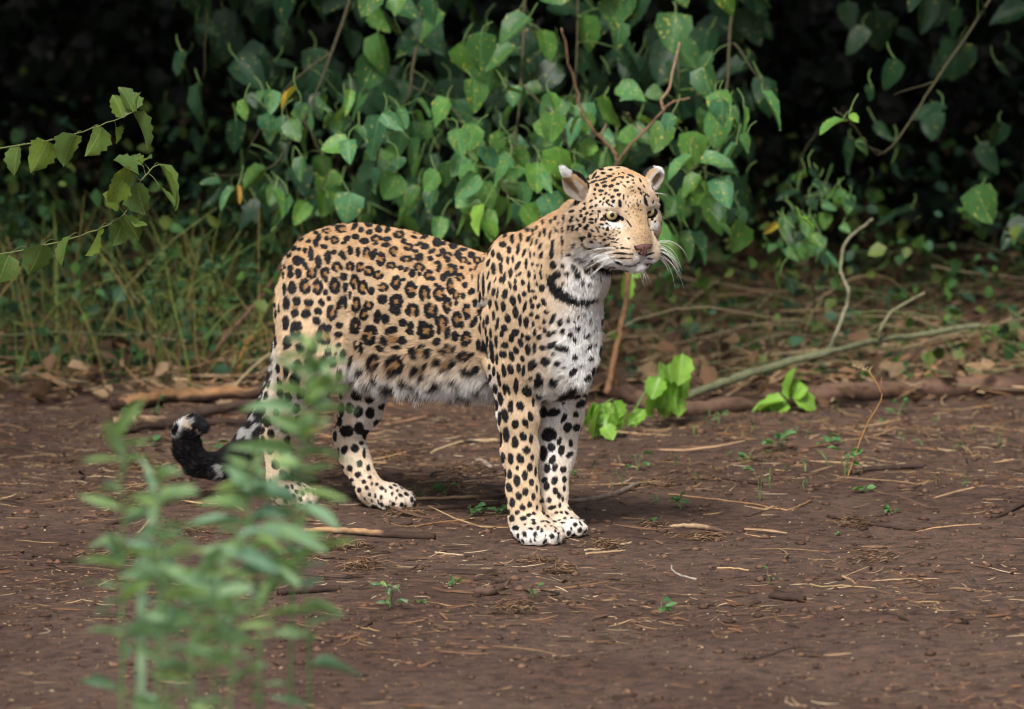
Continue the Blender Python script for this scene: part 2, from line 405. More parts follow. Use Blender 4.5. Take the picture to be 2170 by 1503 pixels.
for e in LV:
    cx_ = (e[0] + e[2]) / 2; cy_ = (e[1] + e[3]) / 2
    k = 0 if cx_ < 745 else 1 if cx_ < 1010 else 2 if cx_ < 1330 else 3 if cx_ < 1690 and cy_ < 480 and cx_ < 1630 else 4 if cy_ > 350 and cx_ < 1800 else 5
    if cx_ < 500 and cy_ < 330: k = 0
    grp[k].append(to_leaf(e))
# leaves nobody can single out against the dark, filling each shrub, and the growth above the picture, its shade put into dark leaf colours
def fill(k, n, x0, x1, y0, y1, kinds='mddx', dens=None, size=(50, 95)):
    for _ in range(n):
        x = rsb.uniform(x0, x1); y = rsb.uniform(y0, y1)
        if dens and rsb.random() > dens(x, y): continue
        a = rsb.gauss(90, 38); L = rsb.uniform(*size); kd = rsb.choice(kinds)
        grp[k].append(to_leaf((x, y, x + math.cos(R(a)) * L, y + math.sin(R(a)) * L, L * rsb.uniform(.6, .95), kd)))
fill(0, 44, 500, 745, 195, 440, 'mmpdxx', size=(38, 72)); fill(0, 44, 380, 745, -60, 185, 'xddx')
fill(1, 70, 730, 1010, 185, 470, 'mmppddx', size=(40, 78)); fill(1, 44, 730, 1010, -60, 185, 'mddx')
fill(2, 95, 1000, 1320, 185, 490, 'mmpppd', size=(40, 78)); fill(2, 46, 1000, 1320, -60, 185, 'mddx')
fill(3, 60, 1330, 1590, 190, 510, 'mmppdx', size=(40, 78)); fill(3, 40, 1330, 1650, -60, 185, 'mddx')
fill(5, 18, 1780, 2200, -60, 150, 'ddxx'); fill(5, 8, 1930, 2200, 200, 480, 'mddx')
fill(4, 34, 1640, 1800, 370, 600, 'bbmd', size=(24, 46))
def br(r, *pp): return [r] + [P(x, y, Y) for x, y, Y in pp]
shrub('broad_leaved_shrub', 'shrub with loose drooping green leaves above the leopard\'s rump, left of the dense leaf curtain', P(560, 60, 2.6),
      [br(.008, (760, -60, 2.6), (700, 120, 2.4), (640, 260, 2.2), (560, 370, 2.1), (440, 380, 2.0)), br(.006, (700, 120, 2.4), (600, 200, 2.4), (520, 330, 2.4)), br(.006, (640, 260, 2.2), (690, 370, 2.2), (660, 430, 2.2)), br(.008, (440, -60, 2.8), (425, 180, 2.8))], grp[0], 1, 'leafy shrubs behind the leopard')
shrub('broad_leaved_shrub', 'leafy shrub above the middle of the leopard\'s back, with two big joined leaves', P(860, 60, 2.6),
      [br(.009, (900, -60, 2.6), (870, 190, 2.4), (830, 260, 2.2), (800, 330, 2.2)), br(.007, (870, 190, 2.4), (960, 240, 2.2), (1010, 320, 2.1)), br(.006, (960, 190, 2.6), (915, 400, 2.7), (918, 520, 2.7)), br(.006, (800, 330, 2.2), (780, 440, 2.6))], grp[1], 2, 'leafy shrubs behind the leopard')
shrub('broad_leaved_shrub', 'dense bright leaf curtain hanging between the leopard\'s shoulders and its near ear', P(1120, 60, 2.6),
      [br(.009, (1110, -60, 2.6), (1105, 190, 2.2), (1085, 330, 2.0), (1060, 390, 1.9), (1030, 430, 1.8)), br(.006, (1060, 390, 1.9), (1080, 430, 1.8)), br(.006, (1105, 190, 2.2), (1180, 260, 2.1), (1210, 330, 2.0)), br(.006, (1230, -40, 2.6), (1225, 250, 2.2), (1290, 320, 2.1))], grp[2], 3, 'leafy shrubs behind the leopard')
shrub('broad_leaved_shrub', 'leafy shrub with long pointed hanging leaves just right of the leopard\'s head', P(1500, 60, 2.6),
      [br(.009, (1560, -60, 2.6), (1540, 210, 2.2), (1520, 330, 2.1), (1460, 380, 2.0), (1450, 470, 2.0)), br(.006, (1520, 330, 2.1), (1500, 375, 2.0), (1550, 385, 2.0)), br(.006, (1430, -60, 2.6), (1440, 200, 2.4), (1410, 300, 2.2)), br(.006, (1560, 100, 2.4), (1640, 210, 2.3))], grp[3], 4, 'leafy shrubs behind the leopard')
shrub('sapling', 'small sapling with bluish leaves in the dark gap below the top right corner', Gz(1735, 760),
      [br(.006, (1735, 700, 3.1), (1712, 480, 3.0), (1700, 360, 2.9), (1740, 280, 2.9)), br(.004, (1712, 480, 3.0), (1660, 420, 2.9)), br(.004, (1715, 470, 3.0), (1770, 560, 3.0))], grp[4], 5, None, 'sapling')
shrub('broad_leaved_shrub', 'sparse shrub with few leaves against the black shade in the top right corner', P(1850, 60, 2.6),
      [br(.007, (2150, -60, 2.6), (1990, 180, 2.3), (1880, 335, 2.1), (1810, 270, 2.0), (1770, 240, 2.0)), br(.005, (1880, 335, 2.1), (1800, 300, 2.0)), br(.005, (1990, 180, 2.3), (1900, 210, 2.2))], grp[5], 6, 'leafy shrubs behind the leopard')
# ------------------------------------------------------------------ the thicket that shades the background; its canopy is unseen, placed to block the sky (uncountable: stuff)
def leaf_cloud(name, n, sampler, size, cols, mat, kind='stuff', rnd=rg, up=.3):
    """many two-triangle-folded leaf blades in one mesh"""
    p = sampler(n); n = len(p)
    d = rnd.randn(n, 3); d[:, 2] = d[:, 2] * .6 - .55; d /= np.linalg.norm(d, axis=1)[:, None]
    nn = rnd.randn(n, 3); nn[:, 2] += up * 3; nn[:, 1] -= .5; s = np.cross(d, nn); s /= np.linalg.norm(s, axis=1)[:, None]; m = np.cross(s, d)
    L = (size[0] + (size[1] - size[0]) * rnd.rand(n))[:, None]; W = L * (.30 + .12 * rnd.rand(n))[:, None]
    b0 = p; l1 = p + d * L * .35 + s * W + m * L * .10; r1 = p + d * L * .35 - s * W + m * L * .10; c1 = p + d * L * .45; l2 = p + d * L * .72 + s * W * .75 + m * L * .02; r2 = p + d * L * .72 - s * W * .75 + m * L * .02; t = p + d * L - m * L * .12
    V = np.stack([b0, l1, r1, c1, l2, r2, t], 1).reshape(-1, 3); k = np.arange(n)[:, None] * 7
    F = np.concatenate([k + np.array([[0, 3, 1]]), k + np.array([[0, 2, 3]]), k + np.array([[1, 3, 4]]), k + np.array([[3, 2, 5]]), k + np.array([[4, 3, 6]]), k + np.array([[3, 5, 6]])])
    me = mesh_np(name, V, F, mat, True)
    c = np.array(cols)[rnd.randint(0, len(cols), n)] * (.6 + .8 * rnd.rand(n))[:, None]
    at = me.color_attributes.new('tint', 'FLOAT_COLOR', 'POINT'); at.data.foreach_set('color', np.c_[np.repeat(c, 7, 0), np.ones(n * 7)].astype(np.float32).ravel())
    o = link(name, me); tag(o, kind=kind); return o
def topz(y): return CAMZ - (y - CAMY) * math.tan(CDEP - math.atan(751.5 / FPX))     # height of the picture's upper edge at depth y
def s_canopy(n):
    x = rg.uniform(-6.5, 6.5, n); y = 2.35 + rg.rand(n) ** 1.2 * 10.5; z = topz(2.0) + .18 + rg.rand(n) ** 1.3 * 1.9 + .12 * np.sin(x * 2.1) + .1 * np.sin(y * 1.7 + x)
    z = z + np.maximum(0, 3.0 - y) * .6; return np.stack([x, y, z], 1)
def s_wall(n):
    x = rg.uniform(-7, 7, n); y = 8.5 + rg.rand(n) * 3.5; z = rg.rand(n) * 3.2; return np.stack([x, y, z], 1)
def s_side(n):
    s = np.where(rg.rand(n) < .5, -1, 1); x = s * (2.6 + rg.rand(n) * 3.0); y = 2.5 + rg.rand(n) * 7; z = .15 + rg.rand(n) * 1.6; return np.stack([x, y, z], 1)
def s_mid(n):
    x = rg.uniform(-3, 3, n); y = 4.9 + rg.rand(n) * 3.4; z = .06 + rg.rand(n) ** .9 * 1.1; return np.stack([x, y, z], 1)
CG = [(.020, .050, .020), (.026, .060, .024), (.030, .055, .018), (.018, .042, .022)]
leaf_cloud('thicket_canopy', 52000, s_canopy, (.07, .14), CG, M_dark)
leaf_cloud('thicket_backdrop', 26000, s_wall, (.10, .20), [(.012, .026, .012), (.014, .020, .010), (.018, .018, .010)], M_dark)  # shade at the back of the thicket put into very dark leaf colours
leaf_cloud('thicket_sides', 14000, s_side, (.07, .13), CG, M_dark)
leaf_cloud('thicket_depth_shade', 15000, s_mid, (.06, .11), [(.004, .011, .005), (.006, .014, .006), (.006, .007, .004)], M_dark)  # near-black tints: the inner shade is painted into these leaves
def s_over(n):
    """unseen leaf layer added high above the picture to shade its edges; the gap lets light down on the leopard"""
    x = rg.uniform(-7, 7, n); y = rg.uniform(-9, 3.5, n); z = 2.9 + rg.rand(n) * 1.6 + .3 * np.sin(x * 1.3) * np.cos(y)
    r = np.hypot((x + .35) / 2.05, (y + 3.4) / 5.0); k = r > .95 + .12 * np.sin(np.arctan2(y + 3.4, x + .35) * 5)
    return np.stack([x, y, z], 1)[k]
leaf_cloud('added_shade_canopy', 30000, s_over, (.09, .17), [(.03, .08, .03), (.04, .09, .03)], M_dark)  # added out of view to darken the edges; gap shaped to light the leopard
# ------------------------------------------------------------------ leopard: one implicit surface, polygonised
def smoothstep(a, b, x):
    t = np.clip((x - a) / (b - a), 0, 1); return t * t * (3 - 2 * t)
def unit(v): return v / np.maximum(np.linalg.norm(v, axis=-1, keepdims=True), 1e-9)
HEAD = R(45)
LF = np.array([math.cos(HEAD), -math.sin(HEAD), 0.0])       # leopard's forward
LL = np.array([math.sin(HEAD), math.cos(HEAD), 0.0])        # leopard's left
LU = np.array([0, 0, 1.0])
S0 = np.array([P(1140, 600, 0.10).x, 0.10, 0.0])
BM = np.stack([LF, LL, LU])                                 # world -> body (rows)
def w2b(p): return (np.asarray(p, float) - S0) @ BM.T
def b2w(p): return np.asarray(p, float) @ BM + S0
def C(px, py, y=0.0):
    """body x,z where the pixel's ray meets the vertical plane at body-lateral y"""
    o = w2b([0, CAMY, CAMZ]); d = np.array(ray(px, py)) @ BM.T
    t = (y - o[1]) / d[1]; q = o + d * t
    return q
prims = []
def prim(kind, k=0.02, flow=None, ln=0.010, white=0.0, neg=False, tag_='body', **d):
    d.update(kind=kind, k=k, flow=flow, ln=ln, white=white, neg=neg, tag=tag_); prims.append(d); return d
def capsule(a, b, ra, rb, **kw):
    if kw.get('tag_', 'body') == 'body': ra -= .0035; rb -= .0035
    a = np.asarray(a, float); b = np.asarray(b, float)
    if kw.get('flow') is None: kw['flow'] = b - a
    prim('cap', a=a, b=b, ra=ra, rb=rb, **kw)
def ell(c, r, axes=None, **kw):
    prim('ell', c=np.asarray(c, float), r=np.asarray(r, float), M=np.eye(3) if axes is None else np.asarray(axes, float), **kw)
def pdist(d, p):
    if d['kind'] == 'cap':
        ba = d['b'] - d['a']; pa = p - d['a']
        h = np.clip((pa @ ba) / (ba @ ba), 0, 1)
        return np.linalg.norm(pa - h[..., None] * ba, axis=-1) - (d['ra'] + (d['rb'] - d['ra']) * h)
    if d['kind'] == 'ell':
        q = (p - d['c']) @ d['M'].T
        a = np.linalg.norm(q / d['r'], axis=-1); b = np.linalg.norm(q / d['r'] ** 2, axis=-1)
        return a * (a - 1) / np.maximum(b, 1e-6)
    if d['kind'] == 'loft':
        K = d['keys']; x = p[..., 0]
        zt = np.interp(x, K[:, 0], K[:, 1]); zb = np.interp(x, K[:, 0], K[:, 2]); w = np.interp(x, K[:, 0], K[:, 3])
        h = np.maximum((zt - zb) / 2, .004); zc = (zt + zb) / 2
        u = p[..., 1] / w; v = (p[..., 2] - zc) / h
        w2 = w
        a = np.sqrt(u * u + v * v); b = np.sqrt((u / w2) ** 2 + (v / h) ** 2)
        dd = a * (a - 1) / np.maximum(b, 1e-6)
        ex = np.maximum(np.maximum(K[0, 0] - x, x - K[-1, 0]), 0)
        return np.where(ex > 0, np.sqrt(np.maximum(dd, 0) ** 2 + ex ** 2) + 0 * dd, dd)
def bbox(d, m):
    if d['kind'] == 'cap':
        lo = np.minimum(d['a'] - d['ra'], d['b'] - d['rb']); hi = np.maximum(d['a'] + d['ra'], d['b'] + d['rb'])
        r = max(d['ra'], d['rb']); lo = np.minimum(d['a'], d['b']) - r; hi = np.maximum(d['a'], d['b']) + r
    elif d['kind'] == 'ell':
        e = np.sqrt(((d['M'].T * d['r']) ** 2).sum(1)); lo = d['c'] - e; hi = d['c'] + e
    else:
        K = d['keys']; lo = np.array([K[0, 0], -K[:, 3].max(), K[:, 2].min()]); hi = np.array([K[-1, 0], K[:, 3].max(), K[:, 1].max()])
    return lo - m, hi + m
# ---- torso (body frame: x forward, y left, z up)
def tz(px, py): q = C(px, py); return [q[0], q[2]]
_top = np.array([tz(625, 580), tz(665, 510), tz(700, 485), tz(760, 467), tz(850, 483), tz(930, 507), tz(1020, 536), tz(1080, 535), tz(1160, 560), tz(1230, 600)])
_bot = np.array([tz(625, 640), tz(690, 735), tz(770, 768), tz(850, 805), tz(930, 818), tz(1010, 822), tz(1080, 828), tz(1150, 830), tz(1230, 815)])
_xs = np.linspace(_top[0, 0], _top[-1, 0], 60)
_w = np.interp(_xs, [-.70, -.62, -.5, -.35, -.2, -.05, .05, .14], [.05, .085, .105, .128, .130, .112, .100, .05])
prim('loft', keys=np.c_[_xs, np.interp(_xs, _top[:, 0], _top[:, 1]) - .006, np.interp(_xs, _bot[:, 0], _bot[:, 1]), _w], k=.03, flow=np.array([-1, 0, -.12]), ln=.011)
def Pb(px, py, Y): return w2b(np.array(P(px, py, Y)))
# rump, thighs
DN = np.array([0, 0, -1.0])
hipc = Pb(690, 560, .54)
ell([hipc[0] + .01, 0, hipc[2] - .018], [.125, .092, .090], k=.05, flow=np.array([-.8, 0, -.5]))
# belly (hanging, pale)
ell(Pb(900, 745, .33) * [1, 0, 1], [.22, .10, .085], k=.05, flow=np.array([-.7, 0, -.5]), ln=.02, white=.25)
# ---- hind right leg (near side)
hr = [Pb(665, 640, .50), Pb(655, 760, .44), Pb(600, 850, .50), Pb(582, 930, .545), Pb(592, 1010, .535), Pb(603, 1048, .53)]
ell((hr[0] + hr[1]) / 2 + np.array([.0, .012, 0]), [.085, .062, .15], k=.05, flow=np.array([-.35, 0, -1]), ln=.010)
capsule(hr[0], hr[1], .085, .068, k=.05, flow=np.array([-.35, 0, -1]))
capsule(hr[1], hr[2], .066, .045, k=.04, ln=.012, white=.1)
capsule(hr[2], hr[3], .044, .030, k=.03, ln=.010, white=.15)
capsule(hr[3], hr[4], .031, .028, k=.02, ln=.008, white=.2)
capsule(hr[4], hr[5], .028, .032, k=.02, ln=.008, white=.2)
def paw(c, fwd, size, toes=True, drop=0.0):
    """c: centre of paw on the ground (body frame)"""
    f = np.array([fwd[0], fwd[1], 0.0]); f /= np.linalg.norm(f); l = np.array([-f[1], f[0], 0])
    M = np.stack([f, l, LU]); s = size
    ell(c + f * .005 * s + LU * .026 * s, np.array([.052, .043, .030]) * s, M, k=.018, flow=f * 1.0 + DN * .3, ln=.007, white=.5, tag_='paw')
    for i, (a, b, rr) in enumerate(((.040, -.030, .0185), (.054, -.0115, .0205), (.055, .0125, .0205), (.042, .031, .0185))):
        ell(c + f * a * s + l * b * s + LU * .020 * s, np.array([.023, .0165, .0205]) * s * rr / .0195, M, k=.0025, flow=f + DN * .8, ln=.006, white=.7, tag_='toe')
pc = w2b(np.array(G(612, 1068))); paw(np.array([pc[0], pc[1], 0]) + .02 * LU * 0, (1, -.05), .95)
# ---- hind left leg (far side)
hl = [Pb(745, 640, .60), Pb(778, 800, .53), Pb(763, 868, .55), Pb(738, 925, .60), Pb(752, 972, .56), Pb(783, 1036, .50)]
ell((hl[0] + hl[1]) / 2, [.075, .055, .13], k=.05, flow=np.array([-.2, 0, -1]))
capsule(hl[0], hl[1], .07, .052, k=.05, flow=DN, ln=.014, white=.9)
capsule(hl[1], hl[2], .054, .045, k=.03, flow=DN, ln=.009, white=1.2)
capsule(hl[2], hl[3], .044, .034, k=.03, ln=.008, white=.6)
capsule(hl[3], hl[4], .034, .034, k=.02, ln=.008, white=.4)
capsule(hl[4], hl[5], .034, .032, k=.02, ln=.008, white=.3)
pc = w2b(np.array(G(812, 1075))); paw(np.array([pc[0], pc[1], 0]), (1, -.02), 1.0)
# ---- shoulders and front legs
fr = [Pb(1085, 620, .03), Pb(1088, 770, .05), Pb(1098, 880, .06), Pb(1102, 960, .06), Pb(1108, 1045, .03), Pb(1114, 1100, .015)]
ell(Pb(1092, 600, .03), [.076, .045, .106], np.stack([unit(np.array([1, 0, .25])), [0, 1, 0], unit(np.array([-.25, 0, 1]))]), k=.045, flow=np.array([-.25, 0, -1]), ln=.009, white=0)
capsule(fr[0], fr[1], .062, .056, k=.045, flow=np.array([-.1, 0, -1]), ln=.009)
capsule(fr[1], fr[2], .054, .046, k=.02, flow=DN, ln=.008)
capsule(fr[2], fr[3], .046, .041, k=.02, flow=DN, ln=.007)
capsule(fr[3], fr[4], .041, .036, k=.02, flow=DN, ln=.007)
capsule(fr[4], fr[5], .036, .041, k=.02, flow=DN, ln=.007)
pc = w2b(np.array(G(1132, 1150))); paw(np.array([pc[0], pc[1], 0]), (1, -.42), 1.03)
fl = [Pb(1185, 640, .19), Pb(1195, 780, .15), Pb(1188, 880, .155), Pb(1179, 960, .15), Pb(1171, 1040, .12), Pb(1173, 1090, .10)]
ell(Pb(1150, 600, .20), [.07, .045, .12], k=.04, flow=np.array([-.25, 0, -1]), ln=.01)
capsule(fl[0], fl[1], .064, .062, k=.035, flow=DN, ln=.012, white=1.4)
capsule(fl[1], fl[2], .060, .050, k=.02, flow=DN, ln=.010, white=1.4)
capsule(fl[2], fl[3], .050, .042, k=.02, flow=DN, ln=.008, white=1.2)
capsule(fl[3], fl[4], .042, .034, k=.02, flow=DN, ln=.007, white=.8)
capsule(fl[4], fl[5], .031, .037, k=.02, flow=DN, ln=.007, white=.15)
pc = w2b(np.array(G(1183, 1134))); paw(np.array([pc[0], pc[1], 0]), (1, -.35), .98)
# ---- chest front and neck
ell(C(1172, 705), [.075, .082, .125], k=.05, flow=np.array([.15, 0, -1]), ln=.020, white=1.0)
ell(C(1150, 630), [.080, .092, .10], k=.05, flow=np.array([-.4, 0, -.9]), ln=.014, white=.2)
nk = [Pb(1128, 596, .09), Pb(1186, 541, .04), Pb(1243, 486, .00)]
for q in nk: q[1] *= .3
capsule(nk[0], nk[1], .095, .083, k=.05, flow=np.array([-.6, 0, -.8]), ln=.013)
capsule(nk[1], nk[2], .081, .072, k=.04, flow=np.array([-.6, 0, -.8]), ln=.013)
capsule(C(1236, 584), C(1188, 668), .052, .066, k=.05, flow=np.array([.1, 0, -1]), ln=.018, white=.9)
# ---- tail
tl = [Pb(632, 560, .66), Pb(618, 650, .69), Pb(607, 740, .71), Pb(590, 820, .71), Pb(563, 880, .69), Pb(533, 930, .67), Pb(500, 970, .655), Pb(458, 990, .65), Pb(420, 983, .64), Pb(397, 952, .635), Pb(394, 918, .63), Pb(408, 903, .625), Pb(424, 905, .62)]
tr = [.034, .028, .027, .026, .026, .027, .027, .026, .026, .025, .023, .019, .014]
for i in range(len(tl) - 1):
    capsule(tl[i], tl[i + 1], tr[i], tr[i + 1], k=.015, ln=.014 if i > 1 else .010, white=.25, tag_='tail')
# ---- head (local frame u: its left, v: out of the face, w: up)
PHI, PIT, ROL = R(25), R(7), R(-2.5)
_hf = np.array([math.sin(PHI) * math.cos(PIT), -math.cos(PHI) * math.cos(PIT), -math.sin(PIT)])
_hu = np.array([math.cos(PHI), math.sin(PHI), 0.0])
_hw = np.cross(_hu, -_hf); _hw = np.cross(_hf, _hu) if _hw[2] < 0 else _hw
_hu2 = _hu * math.cos(ROL) + _hw * math.sin(ROL) * -1; _hw = np.cross(_hu2, _hf); _hu = _hu2
if _hw[2] < 0: _hw = -_hw
HM = np.stack([_hu, _hf, _hw])                      # head axes in world (rows)
HO = np.array(P(1338, 452, -.14)) - _hf * .055
HB = HM @ BM.T                                      # rows: head axes in body frame
HOb = w2b(HO)
def H(u, v, w): return HOb + np.array([u, v, w]) @ HB
def hell(c, r, k=.015, rot=None, **kw):
    M = HB if rot is None else rot @ HB
    kw.setdefault('tag_', 'head'); kw.setdefault('flow', np.array([0, -1, 0]) @ HB)
    ell(H(*c), r, M, k=k, **kw)
def hcap(a, b, ra, rb, k=.012, **kw):
    kw.setdefault('tag_', 'head'); kw.setdefault('flow', np.array([0, -1, 0]) @ HB)
    capsule(H(*a), H(*b), ra, rb, k=k, **kw)
def hv(u, v, w): return np.array([u, v, w]) @ HB
hell((0, -.02, .024), (.068, .085, .058), k=.03, ln=.007, flow=hv(0, -1, .0))
hell((0, .028, .030), (.052, .045, .046), k=.03, ln=.006, flow=hv(0, -.7, .7))
for s in (-1, 1):
    hell((s * .044, .006, -.031), (.042, .058, .052), k=.03, ln=.010, white=.1, flow=hv(s * .5, -1, -.3))
    hell((s * .050, -.045, -.045), (.040, .050, .060), k=.03, ln=.018, white=.35, flow=hv(s * .5, -1, -.6))
    hcap((s * .030, .052, .024), (s * .060, .030, .018), .0155, .015, k=.014, ln=.005, white=.4, flow=hv(s * .6, -.6, .5))
    hcap((s * .035, .055, -.026), (s * .056, .025, -.012), .015, .017, k=.014, ln=.006, white=.35, flow=hv(s * .9, -.8, -.3))
    hell((s * .0240, .087, -.0770), (.0285, .0285, .0262), k=.007, ln=.006, white=.35, flow=hv(s * 1, -.5, -.25), tag_='pad')
    hcap((s * .012, .076, -.104), (s * .042, .0, -.082), .016, .024, k=.014, ln=.010, white=.8, flow=hv(s * .3, -1, -.4))
hcap((0, .046, .018), (0, .095, -.042), .0295, .0250, k=.016, ln=.003, flow=hv(0, -.6, .8), tag_='bridge')
hcap((0, .092, -.044), (0, .106, -.057), .0225, .0195, k=.010, ln=.0025, flow=hv(0, -.4, .9), tag_='bridge')
hell((0, .060, -.062), (.049, .052, .038), k=.016, ln=.006, white=.3, flow=hv(0, -1, 0))
hell((0, .080, -.1045), (.025, .025, .017), k=.006, ln=.010, white=1.0, flow=hv(0, .2, -1), tag_='chin')
hell((0, .02, -.088), (.045, .06, .030), k=.02, ln=.016, white=.9, flow=hv(0, -.6, -1))
# ears
def ear(c, up, face, sx, sz, nm):
    up = unit(np.array(up, float)); face = np.array(face, float); face = unit(face - up * (face @ up)); side = np.cross(face, up)
    E3 = np.stack([side, face, up])
    hell(c, np.array([sx, .020, sz]), k=.012, rot=E3, ln=.007, flow=up @ HB, tag_=nm)
    return E3
ER = ear((-.086, -.035, .044), (-.60, .0, .82), (-.75, .42, -.50), .027, .031, 'ear_near')
hcap((-.094, -.036, .056), (-.120, -.037, .088), .0145, .0035, k=.012, ln=.006, flow=hv(-.6, 0, .8), tag_='ear_near')
EL = ear((.081, -.012, .052), (.75, -.12, .8), (.45, .85, -.15), .021, .027, 'ear_far')
negs = []
def neg(fn, k=.004): negs.append((fn, k))
def hneg_ell(c, r, rot=None, k=.004):
    M = HB if rot is None else rot @ HB
    negs.append((dict(kind='ell', c=H(*c), r=np.array(r, float), M=M), k))
hneg_ell(np.array((-.088, -.035, .050)) + ER[1] * .0185 + ER[2] * .004, (.0195, .016, .036), ER, k=.006)
hneg_ell(np.array((.081, -.012, .054)) + EL[1] * .017 + EL[2] * .002, (.0160, .018, .0225), EL, k=.006)
def rotv(a):
    c, s = math.cos(a), math.sin(a); return np.array([[c, 0, s], [0, 1, 0], [-s, 0, c]])
EYES = [(-.0430, .0450, .0), (.0430, .0450, .0)]
for s, e in zip((-1, 1), EYES):
    hneg_ell((e[0] + s * .0015, e[1] + .0145, e[2] - .0038), (.0162, .0175, .0090), rotv(R(10) * s), k=.004)
# mouth groove, nostril seat, philtrum
for s in (-1, 1):
    negs.append((dict(kind='cap', a=H(0, .114, -.0985), b=H(s * .028, .094, -.1040), ra=.0030, rb=.0035), .003))
    negs.append((dict(kind='cap', a=H(s * .028, .094, -.1040), b=H(s * .046, .052, -.094), ra=.0035, rb=.0035), .003))
negs.append((dict(kind='cap', a=H(0, .117, -.076), b=H(0, .115, -.0985), ra=.0028, rb=.0028), .003))

# loose skin: the fold behind the shoulder, the crease of the flank, the hollow before the hip
for pts_, r_, k_ in (([(1030, 560, -.02), (1028, 660, -.03), (1034, 760, -.03), (1040, 822, -.03)], .004, .020), ([(742, 590, .30), (738, 680, .27), (748, 765, .27)], .006, .030)):
    pp = [Pb(x, y, Y) for x, y, Y in pts_]
    for a_, b_ in zip(pp[:-1], pp[1:]):
        # slide each point out to the skin along the line of sight's lateral direction
        q_ = []
        for c_ in (a_, b_):
            t_ = np.linspace(-.30, .10, 161); ray_ = c_[None] + t_[:, None] * (np.array([0, 1.0, 0]) @ BM.T)[None]
            dd_ = np.min([pdist(pr, ray_) for pr in prims if pr['kind'] != 'x'], 0); i_ = int(np.argmax(dd_ < 0)); q_.append(ray_[i_])
        negs.append((dict(kind='cap', a=q_[0], b=q_[1], ra=r_, rb=r_), k_))
def field(p, bxs=None):
    """smooth union of everything at free points (used for normals / tags)"""
    d = np.full(p.shape[:-1], 9.0)
    for q in prims:
        e = pdist(q, p); k = q['k']; h = np.clip(.5 + .5 * (e - d) / k, 0, 1)
        d = e * (1 - h) + d * h - k * h * (1 - h)
    for q, k in negs:
        e = -pdist(q, p); h = np.clip(.5 - .5 * (e - d) / k, 0, 1)
        d = d * (1 - (1 - h)) + e * (1 - h) + k * h * (1 - h) if False else np.where(np.abs(e - d) < k, np.maximum(e, d) + (k - np.abs(e - d)) ** 2 / (4 * k), np.maximum(e, d))
    return d
